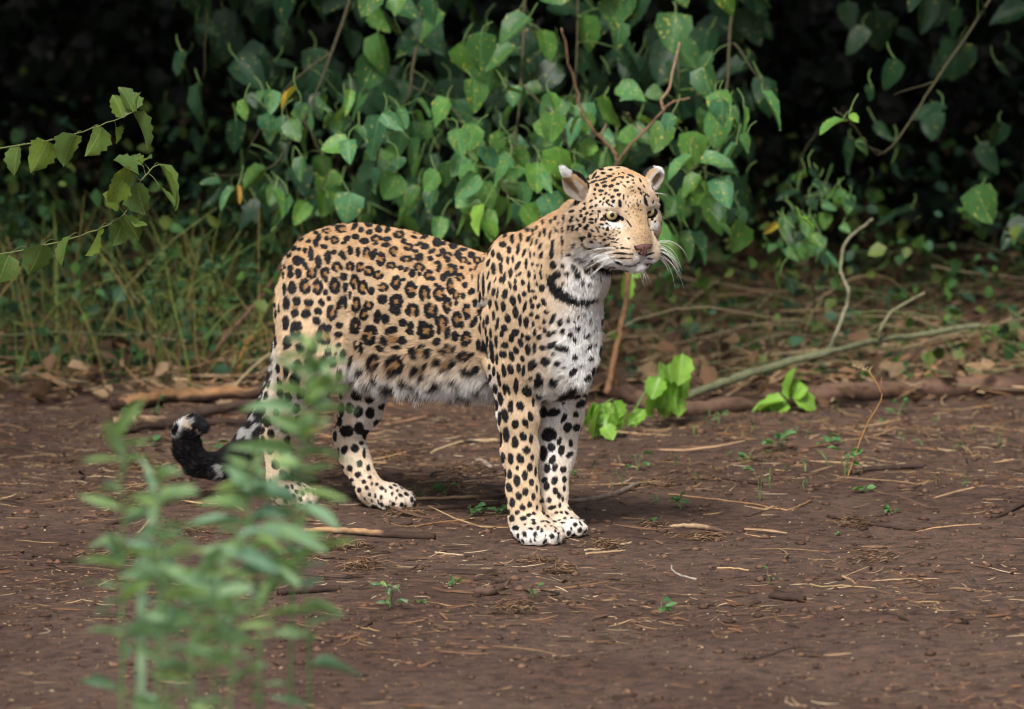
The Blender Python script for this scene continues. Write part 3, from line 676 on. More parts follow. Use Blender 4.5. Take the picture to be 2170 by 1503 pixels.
def polygonise(step=.0052, fine=.0027):
    lo = np.min([bbox(q, .0)[0] for q in prims], 0) - .02; hi = np.max([bbox(q, .0)[1] for q in prims], 0) + .02
    lo[2] = -.004
    hb = [bbox(q, .0) for q in prims if q['tag'] in ('head', 'pad', 'chin', 'bridge', 'ear_near', 'ear_far')]
    hlo = np.min([b[0] for b in hb], 0); hhi = np.max([b[1] for b in hb], 0); hlo[0] += .05
    ax = []
    for i in range(3):
        a = np.arange(lo[i], hlo[i], step); b = np.arange(max(hlo[i], lo[i]), hhi[i], fine); c = np.arange(hhi[i], hi[i] + step, step)
        ax.append(np.unique(np.round(np.concatenate([a, b, c]), 5)))
    N = [len(a) for a in ax]
    D = np.full(N, 1.0, dtype=np.float32)
    def sub(q, m):
        b0, b1 = bbox(q, m); s = []
        for i in range(3):
            s.append(slice(max(np.searchsorted(ax[i], b0[i]) - 1, 0), min(np.searchsorted(ax[i], b1[i]) + 1, N[i])))
        g = np.stack(np.meshgrid(ax[0][s[0]], ax[1][s[1]], ax[2][s[2]], indexing='ij'), -1)
        return tuple(s), g
    for q in prims:
        s, g = sub(q, q['k'] + .012); e = pdist(q, g).astype(np.float32); k = q['k']; d = D[s]
        h = np.maximum(k - np.abs(e - d), 0) / k
        D[s] = np.minimum(e, d) - h * h * k * .25
    for q, k in negs:
        s, g = sub(q, k + .01); e = -pdist(q, g).astype(np.float32); d = D[s]
        h = np.maximum(k - np.abs(e - d), 0) / k
        D[s] = np.maximum(e, d) + h * h * k * .25
    # flatten on the ground
    D = np.maximum(D, (.002 - ax[2])[None, None, :].astype(np.float32))
    # surface nets
    I = D < 0
    nx, ny, nz = N
    cnt = np.zeros((nx - 1, ny - 1, nz - 1), np.int8)
    for a in (0, 1):
        for b in (0, 1):
            for c in (0, 1):
                cnt += I[a:nx - 1 + a, b:ny - 1 + b, c:nz - 1 + c]
    act = (cnt > 0) & (cnt < 8)
    idx = np.full(act.shape, -1, np.int32); ci = np.argwhere(act); idx[act] = np.arange(len(ci))
    acc = np.zeros((len(ci), 3)); num = np.zeros(len(ci))
    corners = [(a, b, c) for a in (0, 1) for b in (0, 1) for c in (0, 1)]
    A = [np.asarray(a) for a in ax]
    for i, c0 in enumerate(corners):
        for c1 in corners[i + 1:]:
            if sum(abs(x - y) for x, y in zip(c0, c1)) != 1: continue
            p0 = ci + c0; p1 = ci + c1
            d0 = D[p0[:, 0], p0[:, 1], p0[:, 2]].astype(float); d1 = D[p1[:, 0], p1[:, 1], p1[:, 2]].astype(float)
            m = (d0 < 0) != (d1 < 0)
            t = np.where(m, d0 / np.where(m, d0 - d1, 1), 0)
            w0 = np.stack([A[j][p0[:, j]] for j in range(3)], 1); w1 = np.stack([A[j][p1[:, j]] for j in range(3)], 1)
            acc += (w0 + (w1 - w0) * t[:, None]) * m[:, None]; num += m
    V = acc / num[:, None]
    F = []
    for axis in range(3):
        sl0 = [slice(1, n - 1) for n in N]; 
        a0 = [slice(1, N[j] - 1) if j != axis else slice(0, N[j] - 1) for j in range(3)]
        a1 = [slice(1, N[j] - 1) if j != axis else slice(1, N[j]) for j in range(3)]
        i0 = I[tuple(a0)]; i1 = I[tuple(a1)]
        e = np.argwhere(i0 != i1)
        off = np.array([1 if j != axis else 0 for j in range(3)]); e2 = e + off
        flip = i0[e[:, 0], e[:, 1], e[:, 2]]
        j1, j2 = [(1, 2), (2, 0), (0, 1)][axis]
        def cell(d1, d2):
            q = e2.copy(); q[:, j1] -= d1; q[:, j2] -= d2; return idx[q[:, 0], q[:, 1], q[:, 2]]
        quad = np.stack([cell(1, 1), cell(0, 1), cell(0, 0), cell(1, 0)], 1)
        quad[~flip] = quad[~flip][:, ::-1]
        F.append(quad)
    F = np.concatenate(F); F = F[(F >= 0).all(1)]
    # light smoothing
    for it in range(2):
        S = np.zeros_like(V); n = np.zeros(len(V))
        for a in range(4):
            b = (a + 1) % 4
            np.add.at(S, F[:, a], V[F[:, b]]); np.add.at(n, F[:, a], 1)
            np.add.at(S, F[:, b], V[F[:, a]]); np.add.at(n, F[:, b], 1)
        V = V * .5 + S / n[:, None] * .5
    return V, F
import time as _t; _t0 = _t.time()
BV, BF = polygonise()
BVW = b2w(BV)                                    # world vertices
fn = np.cross(BVW[BF[:, 2]] - BVW[BF[:, 0]], BVW[BF[:, 3]] - BVW[BF[:, 1]])
BN = np.zeros_like(BVW)
for a in range(4): np.add.at(BN, BF[:, a], fn)
BN = unit(BN)
print('leopard mesh', len(BV), len(BF), 'outward', float(np.mean(np.sum(BN * unit(BVW - BVW.mean(0)), 1))), 'min nb', _t.time() - _t0)
# ------------------------------------------------------------------ coat markings read off the animal
# S = solid spot, R = rosette (broken dark ring, tan heart; last two: where the ring opens, how wide), T = tan patch, W = pale patch
MARKS = []
def marks(ox, oy, sc, kind, txt):
    for e in txt.replace('\n', ' ').split(';'):
        v = [float(t) for t in e.split(',') if t.strip()]
        if len(v) < 2: continue
        x, y = ox + v[0] / sc, oy + v[1] / sc
        rx = v[2] if len(v) > 2 else 10
        ry = v[3] if len(v) > 3 else rx
        if kind == 'R':
            gap = (v[4] if len(v) > 4 else 0.0, v[5] if len(v) > 5 else 0.0)
            MARKS.append(('R', x, y, rx / sc, ry / sc, 0.0, gap))
        else:
            MARKS.append((kind, x, y, rx / sc, ry / sc, v[4] if len(v) > 4 else 0.0, None))
marks(1180, 340, 8.346, 'S', '''790,160,35,22;600,215,35,20,-30;820,228,42,18;665,270,60,17,-55;935,278,42,18;720,298,38,18,-20;535,305,50,26,50;820,335,70,15,-20;
500,265,15,40,-20;655,380,55,15,-25;830,390,50,14,-15;1000,350,38,18,-10;350,312,38,32,-10;400,240,20,16;715,440,32,26;845,455,38,26,-15;965,450,44,24,-15;
1075,420,28,20;680,515,18,22;785,535,42,22;1050,530,42,24,5;935,522,18,8;865,583,26,17,-30;780,608,26,15,-10;665,600,18,18;1100,608,34,26,-25;985,645,40,24,-25;
925,605,20,14,-30;838,672,30,16,-40;690,672,14,22;895,718,38,22,-35;1000,715,30,14,-10;995,755,22,12;770,725,28,18,-40;940,790,50,15,25;815,770,30,14,-55;
605,716,28,18,-30;695,800,26,18,-50;605,830,34,20,-30;490,770,22,18;490,850,28,26,-50;1116,765,62,24,84;1180,650,11,45;1220,750,10,25;1300,750,12,14;1265,800,10,20;
515,395,60,14,15;530,455,20,14;270,530,40,10;1290,262,40,16,15;1160,300,24,20;1040,310,35,12,-15;1110,290,20,12;1250,300,18,14;1340,355,22,13;1260,385,24,16;
1360,405,24,12;1480,360,14,32,-30;1140,390,20,12;1200,460,30,14,40;1330,470,20,12;1280,490,20,12;1460,505,32,17,40;1490,580,22,15,40;1340,540,24,10;1390,570,12,10;
1600,615,45,13,40;1560,620,20,12;1570,725,75,26,75;1700,740,26,12,-50;1440,800,11,28;1415,760,9,22;1490,880,20,10;1220,905,16,12;1350,915,13,9;1270,950,12,9;
1300,990,9,8;1380,860,10,9;1440,870,9,10;1540,460,28,10,60;1000,240,25,10;1095,240,12,18;1170,220,28,10,20;950,165,35,16;1510,220,10,30,30;1350,290,20,11,30;
425,905,22,22;535,938,26,20,-30;440,980,28,32;640,898,18,18;605,955,28,20,-30;500,1045,26,52,8;615,1045,34,22;690,1060,16,36;385,1070,22,20;730,980,11,50,8;
750,905,24,20;795,1040,38,26,-25;850,1060,20,18,-30;275,910,28,18,-30;290,1020,13,36;345,1050,8,36;620,1105,34,20,10;1690,1045,30,7,-30;1740,1075,18,8,-30;1420,700,8,18;1480,730,8,18;1350,700,8,10;1390,640,8,12;1260,640,9,20;1530,560,20,8,50''')
marks(1180, 460, 8.346, 'S', '''415,140,34,26;555,150,26,26;515,195,38,24,25;370,210,26,28;290,205,17,45;640,240,34,16,20;725,225,55,14,60;790,135,34,18,10;750,180,12,26,-30;885,118,28,16,20;
890,220,28,28;820,205,26,12,40;940,150,16,10;590,315,38,38;690,338,18,12;855,300,24,20;785,333,34,14,15;845,395,26,18;905,400,12,8;440,385,28,45,-10;500,365,24,28;
640,430,38,22,15;485,490,48,25,25;690,385,34,12,35;350,500,20,35,-20;930,375,34,11,30;1000,385,30,13;1075,400,30,11,-30;1050,325,20,12,-40;1110,275,22,11,-45;
935,310,20,10,-30;985,280,16,8,-30;1010,225,18,8,-40;1100,200,16,8,-40;1020,445,52,11,10;885,490,20,15;925,480,13,16;785,440,28,10,25;1060,550,30,15,10;
1020,530,20,10;1165,550,34,18;1240,555,20,15;1285,572,18,10;1135,492,18,8;1140,645,105,19,4;1320,660,38,11;1170,730,80,12;1300,728,38,9;1405,685,7,6;1385,708,6,6;
1410,727,6,6;1380,742,6,6;1110,815,62,28,15;1270,380,22,14,30;600,555,58,14,5;1650,655,70,14,-18;1640,735,50,11,5;1450,805,46,15,-10;1310,880,14,9;1640,160,12,8;
1720,180,15,11;1660,240,10,8;1700,230,8,11;1700,55,28,7,-30;1740,90,18,7,-30;250,665,60,28,-15;450,690,68,26,5;310,900,70,40,50;525,930,48,60;365,1030,52,66;
180,1010,36,42;105,870,30,42;800,935,150,55,5;610,1025,36,34;900,965,85,45,10;125,215,16,60;100,420,19,72;20,270,18,35;90,640,13,60;155,40,18,60;35,140,30,13,-50;
760,1090,12,45;900,170,14,7;960,200,10,6,-40;1050,170,12,6,-40;1070,250,14,7,-40;1000,330,12,7''')
marks(1000, 460, 7.517, 'S', '''720,205,45,30,-40;860,120,35,24;525,300,45,28,-45;880,215,36,28,-30;1020,180,22,38,15;1125,80,22,45,10;1250,80,25,40;1490,40,22,50;1390,110,28,12,-45;
640,360,30,60;770,330,26,62;885,360,32,50,25;960,245,20,45;940,415,15,50,10;1070,290,20,48,12;1155,260,27,58;1235,300,19,74,15;1330,210,14,40;1365,245,17,28;
1460,200,17,50,10;1020,400,22,45;1085,470,25,54,30;485,445,55,42;590,530,36,58;735,510,29,92,8;825,580,21,78,20;335,590,29,54;430,640,35,58,-15;475,690,20,35;
570,700,24,58;655,680,20,58;915,590,14,78,-12;985,610,13,28;1100,620,27,50,15;1280,430,25,68,10;1265,590,37,78;1440,390,17,63,-5;1435,590,11,68;260,740,24,58,20;
340,830,36,86,-5;460,820,29,78,-5;730,780,33,72,30;865,750,21,78;965,755,21,30;1040,770,25,16;1105,790,12,30;1290,770,53,53;1450,785,23,38;615,900,31,73,5;
750,915,54,24,-35;905,920,29,54;1095,930,17,73,-8;455,1000,27,44;510,990,23,83,12;690,1020,21,44;810,1050,31,49;605,1090,23,63,-12;690,1135,31,44;905,1120,20,86;
960,1190,38,23,15;1000,970,18,34;1030,1080,21,40,-20;1110,1140,44,53;270,1130,20,88,10;340,1200,30,60;405,1220,17,88,5;525,1235,41,83,12;650,1340,44,73,-10;
755,1300,23,68,-10;830,1230,35,41;1005,1290,29,34;940,1340,21,44;960,1430,33,49;1060,1420,27,44,20;1140,1360,38,58,-30;840,1440,28,86,15;290,1390,29,63,10;
395,1420,21,78,-12;500,1440,39,68;260,930,14,68,15;370,1010,11,48,20;990,870,13,26;1190,940,18,10;200,560,14,40,25;180,680,14,44,25;1320,40,20,40,20;1600,60,18,30;1560,170,14,36''')
marks(1000, 460, 7.517, 'B', '''1350,930,64.96,52.5,-40;1265,1040,62.72,97.5;1300,1140,61.6,87.5;1380,1215,89.6,92.5;1480,1270,112,80,20;1600,1335,112,65,10;1720,1345,100.8,47.5,-8;1830,1330,78.4,42.5,-12;1930,1310,56,30,-15''')
marks(1000, 460, 7.517, 'S', '''1515,910,32,40;1690,930,44,66,-20;1755,1050,38,48;1455,1070,24,24;1530,1065,16,18;1870,1075,32,28;1790,1190,20,14''')
marks(980, 600, 5.009, 'S', '''330,350,16,50;265,400,18,48;230,440,13,48;370,440,17,66,8;480,380,27,48,-15;560,320,27,58;610,400,17,58;675,420,28,53;750,440,17,24;730,340,24,22;
795,365,24,24;890,315,28,17;960,380,22,56,25;870,415,17,26;1035,420,20,42,20;1120,390,16,24;1185,415,13,19;1230,350,16,19;1290,325,13,19;1340,375,12,20;
445,480,30,38,-20;420,545,20,34;300,540,15,54;250,520,11,48;560,530,36,34;520,590,26,44;635,560,17,29;690,575,30,36;770,525,19,31;820,485,10,20;870,505,18,28;
815,580,23,29;920,550,27,34;965,525,32,14,-10;1060,515,24,27,30;1140,545,26,28;1220,480,24,26;1310,560,36,14,-40;1185,600,15,28;360,630,17,63;265,620,13,58;
310,690,20,78,-10;450,665,37,31;615,640,25,44,-15;565,720,27,39,-20;690,710,29,49;760,695,21,54;840,690,30,30,-20;945,660,54,25,-40;1050,695,68,28,10;960,750,18,20,20;
430,760,37,36;525,785,27,50,-15;635,810,24,30,-20;320,800,19,58,-8;365,810,15,54;740,870,45,58,15;880,835,47,44;1005,860,32,30;1185,785,28,24;1350,800,36,18,-30;
1330,680,36,15,-40;1170,945,56,24,-45;1320,1000,46,22,-40;440,930,23,63,-10;510,920,31,49,-12;595,905,21,46;645,930,17,49,8;290,890,13,29;335,940,17,49;
810,1020,45,60,12;725,1005,15,18;390,1020,15,68,-12;300,1005,17,29;570,1100,25,76;685,1145,49,58;355,1120,23,49,-8;450,1130,19,54;490,1130,17,53,-12;
1110,1145,105,26,-28;1185,1195,54,36,20;405,1230,25,68,-5;1250,1290,48,36,-30;510,1320,29,60,-5;615,1310,35,48,-20;750,1270,15,48;360,1300,21,54;950,1370,68,28,-20;
860,1370,42,36;720,1410,25,44,-15;450,1410,33,68,-12;395,1440,17,66;960,1240,46,16,-20;1200,1400,30,28;1070,1280,20,18;1070,1450,44,16,-60;1290,1200,26,16,-30;1440,930,20,12,-30;1400,660,26,9,-40;1400,470,22,10,-40;1080,900,18,12;1250,880,30,10,-30''')
marks(960, 840, 4.175, 'S', '''380,85,17,44;510,95,24,49;595,90,30,38,-20;460,170,27,54,-10;410,195,13,54;685,185,23,34,-10;550,250,29,39;640,240,23,39,-20;470,340,27,64,-3;
418,385,19,63;620,360,28,34,-30;550,410,29,47;690,380,17,39;380,240,11,44;650,480,32,30;440,550,19,44;510,555,25,50,-5;595,555,32,43,-20;700,545,15,27;
570,638,15,21;680,630,23,36;455,690,17,39;500,690,19,40;565,750,27,53,-3;635,705,25,40;730,670,11,36;695,765,21,31;498,810,25,36,-15;640,845,25,33;740,820,10,31;
580,885,27,31;710,890,17,29;525,945,23,40;675,960,19,27;615,985,27,29;475,930,11,29;740,990,11,23;495,1030,15,23;570,1028,23,21;670,1050,19,15;715,1038,17,13;
525,1085,21,27;620,1080,28,19;555,1165,27,19;635,1220,17,23;580,1230,10,20;750,1170,11,19;685,1275,7,15;725,1270,7,18;790,1108,18,8;785,1190,11,17;635,1135,13,8;
800,140,32,44;890,150,58,28,-20;850,340,60,52,-15;800,510,34,58;1010,280,32,40,20;1090,280,28,32;985,190,19,34,20;870,455,32,34,25;960,480,25,43,10;
940,400,17,38,20;1040,420,19,30;1030,520,33,22,-30;880,565,26,38,25;830,640,27,36;900,635,22,36,15;975,650,26,32,15;810,740,27,22,-20;895,750,26,38,15;
830,800,25,32;985,740,20,29;905,840,23,29;940,880,15,25;985,820,13,25;850,925,23,21;970,910,11,25;785,925,17,23;880,985,36,17,-15;945,965,13,21;915,1030,17,13;
960,1028,13,11;800,1030,11,25,-20;940,1095,17,8;970,1120,20,8;815,1150,10,8;905,1195,9,13;975,1190,9,13;1045,1170,8,13;1050,1080,13,9;990,1080,13,9;820,1230,8,10;870,1150,12,6;930,1215,8,8''')
marks(340, 680, 3.268, 'S', '''1360,515,33,33;1445,545,29,25;1545,600,32,22;1255,620,17,44;1310,605,23,33;1370,630,29,36;1450,640,29,33;1240,700,19,29;1500,715,25,27;1290,765,44,36;
1375,745,29,38;1425,790,30,34;1390,850,16,12;1345,885,27,27;1410,920,11,34;1380,990,19,23;1440,1020,13,21;1260,1015,15,17;1315,1025,19,21;1370,1065,19,21;
1450,1085,13,11;1325,1105,15,11;1410,1115,15,15;1345,1155,9,13;1380,1175,13,15;1430,1160,13,17;1465,1130,9,9;1500,1135,11,11;1450,1205,11,13;1490,1215,9,15;
1530,1225,9,15;1420,1235,7,9;1605,1200,7,13;1635,1230,7,13;1465,1245,7,9;1590,1250,8,8;1560,1180,8,12;1640,1180,7,10;865,30,19,38;1235,35,25,19;1235,95,27,21;
880,155,31,44;970,190,31,31;1160,215,23,29;1125,265,23,23;1230,170,19,17;1030,290,36,30;945,390,32,40;975,500,29,36;830,510,21,38;885,530,23,34;940,610,25,32;
950,690,20,29;885,830,27,30;1150,370,23,17;785,80,13,44;800,150,9,38;760,285,17,29;1060,400,26,30;700,620,26,40;740,700,24,34;690,760,30,30;800,640,18,30;860,740,24,30;1050,520,26,32''')
marks(340, 680, 3.268, 'R', '940,60,38,54,20,50;1130,100,46,62,0,60')
marks(560, 450, 6.013, 'S', '''1205,95,40,20,-15;880,165,50,15,-10;1330,145,48,44;1150,180,58,30,-55;1230,230,34,30;1330,260,45,32,-15;1450,225,44,33;1565,230,44,30,-45;1720,200,54,20,20;
1490,150,58,17,5;660,265,34,22;690,330,31,48,30;655,400,33,44;755,440,44,31;790,335,34,30;1050,340,44,32,-35;1005,395,40,19;1160,315,44,36;1270,370,58,36;
1410,405,40,15;1560,345,54,29;1545,420,58,27;1770,370,34,34;475,355,30,15,-30;560,380,28,24,-30;370,465,44,27,-30;445,475,29,21,-30;515,490,27,35;590,540,34,82;
315,550,31,36;415,625,58,58;510,670,27,68,-25;685,640,41,82;805,580,41,72;880,510,44,29,-20;1000,550,34,58,-25;970,530,34,24,-20;1095,490,34,54,-20;1190,510,27,58;
1390,540,34,68,20;255,700,19,29;330,720,34,39;335,800,39,48;240,810,13,49;435,790,39,58;780,865,31,31;1010,820,47,49;945,940,27,39;1360,1000,44,49;255,985,25,73;
355,970,50,73;780,1020,35,39;1030,960,34,58;285,1170,39,78;410,1140,49,54;390,1290,49,48;565,1160,60,44;530,1300,58,53;725,1150,34,49,-35;825,1105,27,33;
685,1270,44,49,-45;660,1390,44,47;960,1160,34,86,20;1030,1140,23,78;1090,1060,24,54;1500,1110,49,49;1650,1240,58,48;1440,1330,43,82,10;1545,1360,44,58;275,1410,39,78;
410,1460,68,50;1760,1410,44,39;950,1445,44,39;820,1470,34,34;150,1300,15,45;190,1240,11,58;140,1190,11,30''')
marks(560, 450, 6.013, 'R', '''985,215,72,45,0,60;800,240,56,32,0,90;895,355,50,45;1425,340,72,42,45,40;1715,290,65,46;1300,520,46,70,90,60;1485,600,55,80,200,60;1650,500,60,60,20,80;
925,700,66,62,60,50;1095,690,50,60,100,30;1220,700,50,60,0,50;1330,750,60,60,200,30;1450,800,66,52,-40,40;1615,680,60,45,90,20;605,780,60,76,-90,50;770,780,60,72,30,50;
895,940,66,96,0,30;1145,880,55,86,60,30;1250,960,66,82,45,30;1510,960,70,52,180,40;1680,900,60,82,-20,60;515,950,70,92,-30,40;680,960,62,92,180,40;860,1290,60,92,-60,30;
1170,1180,52,92,200,60;1330,1190,62,52,-90,30;1680,1140,72,92,170,40;1270,1300,52,72,-20,50;1165,1430,60,80,10,30''')
marks(560, 450, 6.013, 'T', '395,1220,50,30;560,1230,50,30;1480,1330,30,60')
marks(800, 450, 6.013, 'S', '''750,390,54,48;830,400,39,24;595,320,58,24,-20;520,405,48,19,-25;600,440,48,38;480,495,39,23;690,500,47,25,-25;820,495,39,27;780,550,39,19,-20;1020,540,44,44;
1190,550,44,39;535,580,54,49;670,590,34,29;895,620,37,19,-15;1160,655,24,21;440,780,39,49;530,790,27,25;290,710,39,29;360,730,39,24,-45;760,640,39,24;780,710,27,58,20;
1070,710,29,21;700,850,33,23,-20;835,830,41,44;225,840,31,29;315,860,39,19,-15;740,925,27,23;1110,930,35,37;1190,1010,44,36,-25;1085,1070,27,39;1000,1160,29,36;
240,1250,49,63,-30;60,1110,58,54;1240,1160,34,49;1320,1230,18,58;1075,1440,29,34;100,1355,49,58;325,1410,54,44;425,1450,39,44;575,1430,54,44;680,1460,29,34;
1290,900,13,110;1350,940,16,140;1310,1080,14,60;1200,830,13,42;960,430,56,38;1090,480,50,20;460,320,40,18,20;1250,700,14,50,30;1180,740,18,24,30;1230,1400,30,66,25''')
marks(800, 450, 6.013, 'R', '''390,440,60,46,200,40;890,555,56,42,20,30;370,600,72,42,90,50;1090,610,56,38,100,30;1265,620,50,42;530,700,62,52,90,40;930,740,76,78,200,60;650,800,55,62,0,40;
1050,830,52,48,60,30;230,930,62,58,-90,70;425,990,72,92,10,40;600,1030,66,96,80,30;790,1040,76,92,-20,40;925,940,46,92,0,60;1000,1050,46,62,-60,60;240,1130,82,86,-90,40;
445,1250,84,80,90,40;680,1250,84,86,-70,40;885,1190,56,92,30,30;1135,1260,52,92,0,90;815,1390,78,74,90,60;1010,1370,62,92,10,60''')
marks(700, 680, 6.028, 'S', '''105,65,44,38;110,175,48,33;95,305,36,26;60,420,24,19;775,120,78,43,-25;700,255,48,58,-30;920,250,58,48,20;860,345,63,27,5;645,350,60,30,40;920,30,46,38;
1030,60,34,48;1010,145,54,33,30;1365,270,47,49;1070,380,53,48;1185,320,49,23,-10;1110,455,44,29;1265,410,58,46,-40;1380,110,27,58;1490,150,35,76,15;1590,190,44,58;
1680,50,27,39;1810,40,29,49,20;1510,315,33,29;1475,380,58,27,15;1890,310,28,66;1410,515,49,49;1590,530,40,48;1490,605,54,21;1120,590,48,49;1255,570,44,39;
1240,660,54,24;1790,600,66,38,20;1880,610,39,34;1000,720,49,43;1120,755,44,28;800,770,78,38,25;440,590,44,33,20;300,490,28,48;1620,690,54,28;1720,735,48,19;
1430,730,49,43;1370,775,58,19;1085,880,66,48,15;1360,910,76,42,20;1600,905,76,26;1770,860,86,28,15;1950,800,38,38;970,980,68,28,25;1290,1030,76,46,20;690,880,36,28;
330,310,19,56;400,340,28,76;1780,410,60,24,10;1690,450,34,30;1600,360,26,44''')
marks(700, 680, 6.028, 'R', '320,80,66,86,0,30;510,180,86,120,200,30;580,500,76,82,0,20;850,545,112,98,150,20;1215,130,92,96,-30,40;1740,230,66,82,0,20;1745,440,80,50,150,40')
marks(700, 680, 6.028, 'T', '810,230,70,60;1160,390,60,36;1420,80,50,80;1500,540,60,45;1190,610,50,40;1540,340,50,50;1830,600,50,30')
marks(1180, 340, 8.346, 'S', '870,878,40,7,12')
MARKS = [(m[0], m[1], m[2], m[3] * 1.10, m[4] * 1.10, m[5], m[6]) if (m[1] > 1195 and m[2] < 545 and m[0] == 'S') else m for m in MARKS]
# grown on the far side and wherever nothing was read: kept clear of the marks above (see coat())
PALE = [(1224, 745, 66, 120, 1), (1245, 690, 45, 70, 1), (1235, 610, 52, 42, 1), (1262, 585, 40, 25, .9), (1345, 572, 38, 12, 1), (1190, 850, 30, 80, .95), (1165, 940, 24, 90, .9),
        (1150, 830, 20, 60, .5), (750, 785, 36, 26, .9), (820, 845, 60, 30, .95), (950, 858, 100, 30, .95), (1022, 822, 34, 36, .7), (920, 812, 110, 20, .35), (790, 880, 60, 80, .75), (730, 830, 40, 60, .7),
        (1140, 1140, 60, 22, .8), (1215, 1115, 30, 22, .8), (1090, 1140, 16, 30, .9), (1062, 1050, 7, 80, .7), (1052, 900, 7, 70, .6), (830, 1065, 45, 20, .3), (1355, 548, 14, 12, .9), (1330, 556, 20, 10, .5),
        (1290, 436, 22, 7, .45), (1385, 434, 14, 7, .45), (1300, 479, 30, 9, .75), (1388, 478, 10, 14, .8), (1215, 560, 35, 24, .75), (1235, 520, 30, 16, .35), (1225, 405, 26, 14, .6), (1198, 380, 10, 22, .9), (1205, 352, 9, 12, 1),
        (1392, 372, 14, 14, .7), (1384, 398, 8, 10, .5), (1400, 356, 12, 8, 1), (580, 780, 12, 60, .6), (570, 860, 26, 60, .4)]
# ------------------------------------------------------------------ per-point coat: flow of the fur, length, colour
MOUTH = [n_ for n_ in negs if n_[0]['kind'] == 'cap' and n_[0]['ra'] < .004]
EYP = np.array([b2w(H(*e)) for e in EYES])
rs = np.random.RandomState(11)
def blend(p):
    """weights of the primitives at body points -> flow, length, pale amount"""
    m = len(p); flow = np.zeros((m, 3)); ln = np.zeros(m); wh = np.zeros(m); ws = np.zeros(m); dm = np.full(m, 9.0); D = []
    for q in prims:
        d = pdist(q, p); D.append(d); dm = np.minimum(dm, d)
    for q, d in zip(prims, D):
        w = np.exp(-(d - dm) / .010); f = q['flow'] / np.linalg.norm(q['flow'])
        flow += w[:, None] * f; ln += w * q['ln']; wh += w * q['white']; ws += w
    return flow / ws[:, None], ln / ws, wh / ws
vflow, vln, vwh = blend(BV)
isear = np.zeros(len(BV), bool)
for q in prims:
    if q['tag'].startswith('ear'): isear |= pdist(q, BV) < .004
istail = np.min([pdist(q, BV) for q in prims if q['tag'] == 'tail'], 0) < .004
ishead = np.min([pdist(q, BV) for q in prims if q['tag'] in ('head', 'pad', 'chin', 'bridge')], 0) < .004
vflow = vflow @ BM; vflow = unit(vflow - BN * np.sum(vflow * BN, 1)[:, None])
_tailpos = np.zeros(len(BV))
_tp = np.array(tl); _best = np.full(len(BV), 9.0)
for i in range(len(_tp) - 1):
    ba = _tp[i + 1] - _tp[i]; pa = BV - _tp[i]; h = np.clip(pa @ ba / (ba @ ba), 0, 1); d = np.linalg.norm(pa - h[:, None] * ba, axis=1)
    _tailpos = np.where(d < _best, i + h, _tailpos); _best = np.minimum(_best, d)
def hnoise(p, s, seed=0):
    """cheap smooth value noise"""
    q = p * s + seed * 17.3; i = np.floor(q).astype(int); f = q - i; f = f * f * (3 - 2 * f); out = 0
    for a in (0, 1):
        for b in (0, 1):
            for c in (0, 1):
                h = (i[:, 0] + a) * 73856093 ^ (i[:, 1] + b) * 19349663 ^ (i[:, 2] + c) * 83492791
                h = (h * 1103515245 + 12345 + seed * 7919) & 0x7fffffff; h = ((h >> 8) & 0xffff) / 65535.0
                out = out + h * (f[:, 0] if a else 1 - f[:, 0]) * (f[:, 1] if b else 1 - f[:, 1]) * (f[:, 2] if c else 1 - f[:, 2])
    return out
_vpx, _vpy, _vd = topix(BVW)
_front = np.sum(BN * unit(np.array([0, CAMY, CAMZ]) - BVW), 1)
# visible surface raster (depth of the skin per photo pixel) so that a mark lands on the skin it was read from
_zb = {}
_W, _Hh = 2170 // 2, 1503 // 2
ZB = np.full((_Hh, _W), 99.0)
_ix = np.clip((_vpx / 2).astype(int), 0, _W - 1); _iy = np.clip((_vpy / 2).astype(int), 0, _Hh - 1)
np.minimum.at(ZB, (_iy, _ix), _vd)
for _ in range(3):
    Zp = np.pad(ZB, 1, constant_values=99.0); nb = np.minimum.reduce([Zp[:-2, 1:-1], Zp[2:, 1:-1], Zp[1:-1, :-2], Zp[1:-1, 2:]])
    ZB = np.where(ZB > 98, nb, ZB)
def visible(px, py, dep, tol=.03):
    ix = np.clip((px / 2).astype(int), 0, _W - 1); iy = np.clip((py / 2).astype(int), 0, _Hh - 1)
    return dep < ZB[iy, ix] + tol
# marks for the unseen side
_cand = rs.permutation(len(BV))[:14000]
_far = []
_taken = np.array([[m[1], m[2]] for m in MARKS]); _tr = np.array([max(m[3], m[4]) for m in MARKS])
_cell = {}
for i in _cand:
    if isear[i]: continue
    p = BVW[i]; vis = _front[i] > .05 and visible(_vpx[i:i + 1], _vpy[i:i + 1], _vd[i:i + 1])[0]
    r = .0075 if ishead[i] else (.013 if BV[i, 2] < .38 else .019)
    if istail[i]: r = .015
    if BV[i, 2] < .06: r = .0065
    if vis and not istail[i]:
        dd = np.hypot(_taken[:, 0] - _vpx[i], _taken[:, 1] - _vpy[i])
        if (dd < _tr + r * 1000 * (1.35 if BV[i, 2] > .4 else 1.0)).any(): continue
        if ishead[i] and ((BV[i] - HOb) @ HB.T)[1] > .0: continue
        if _vpx[i] > 1150 and 560 < _vpy[i] < 860 and rs.rand() < .5: continue
        if istail[i] and _vpx[i] > 560 and False: continue
    key = tuple(np.floor(p / .05).astype(int)); ok = True
    for a in (-1, 0, 1):
        for b in (-1, 0, 1):
            for c in (-1, 0, 1):
                for (q, rr) in _cell.get((key[0] + a, key[1] + b, key[2] + c), ()):
                    if np.linalg.norm(q - p) < (r + rr) * .98: ok = False; break
    if not ok: continue
    _cell.setdefault(key, []).append((p, r)); _far.append((i, r))
print('grown marks', len(_far))
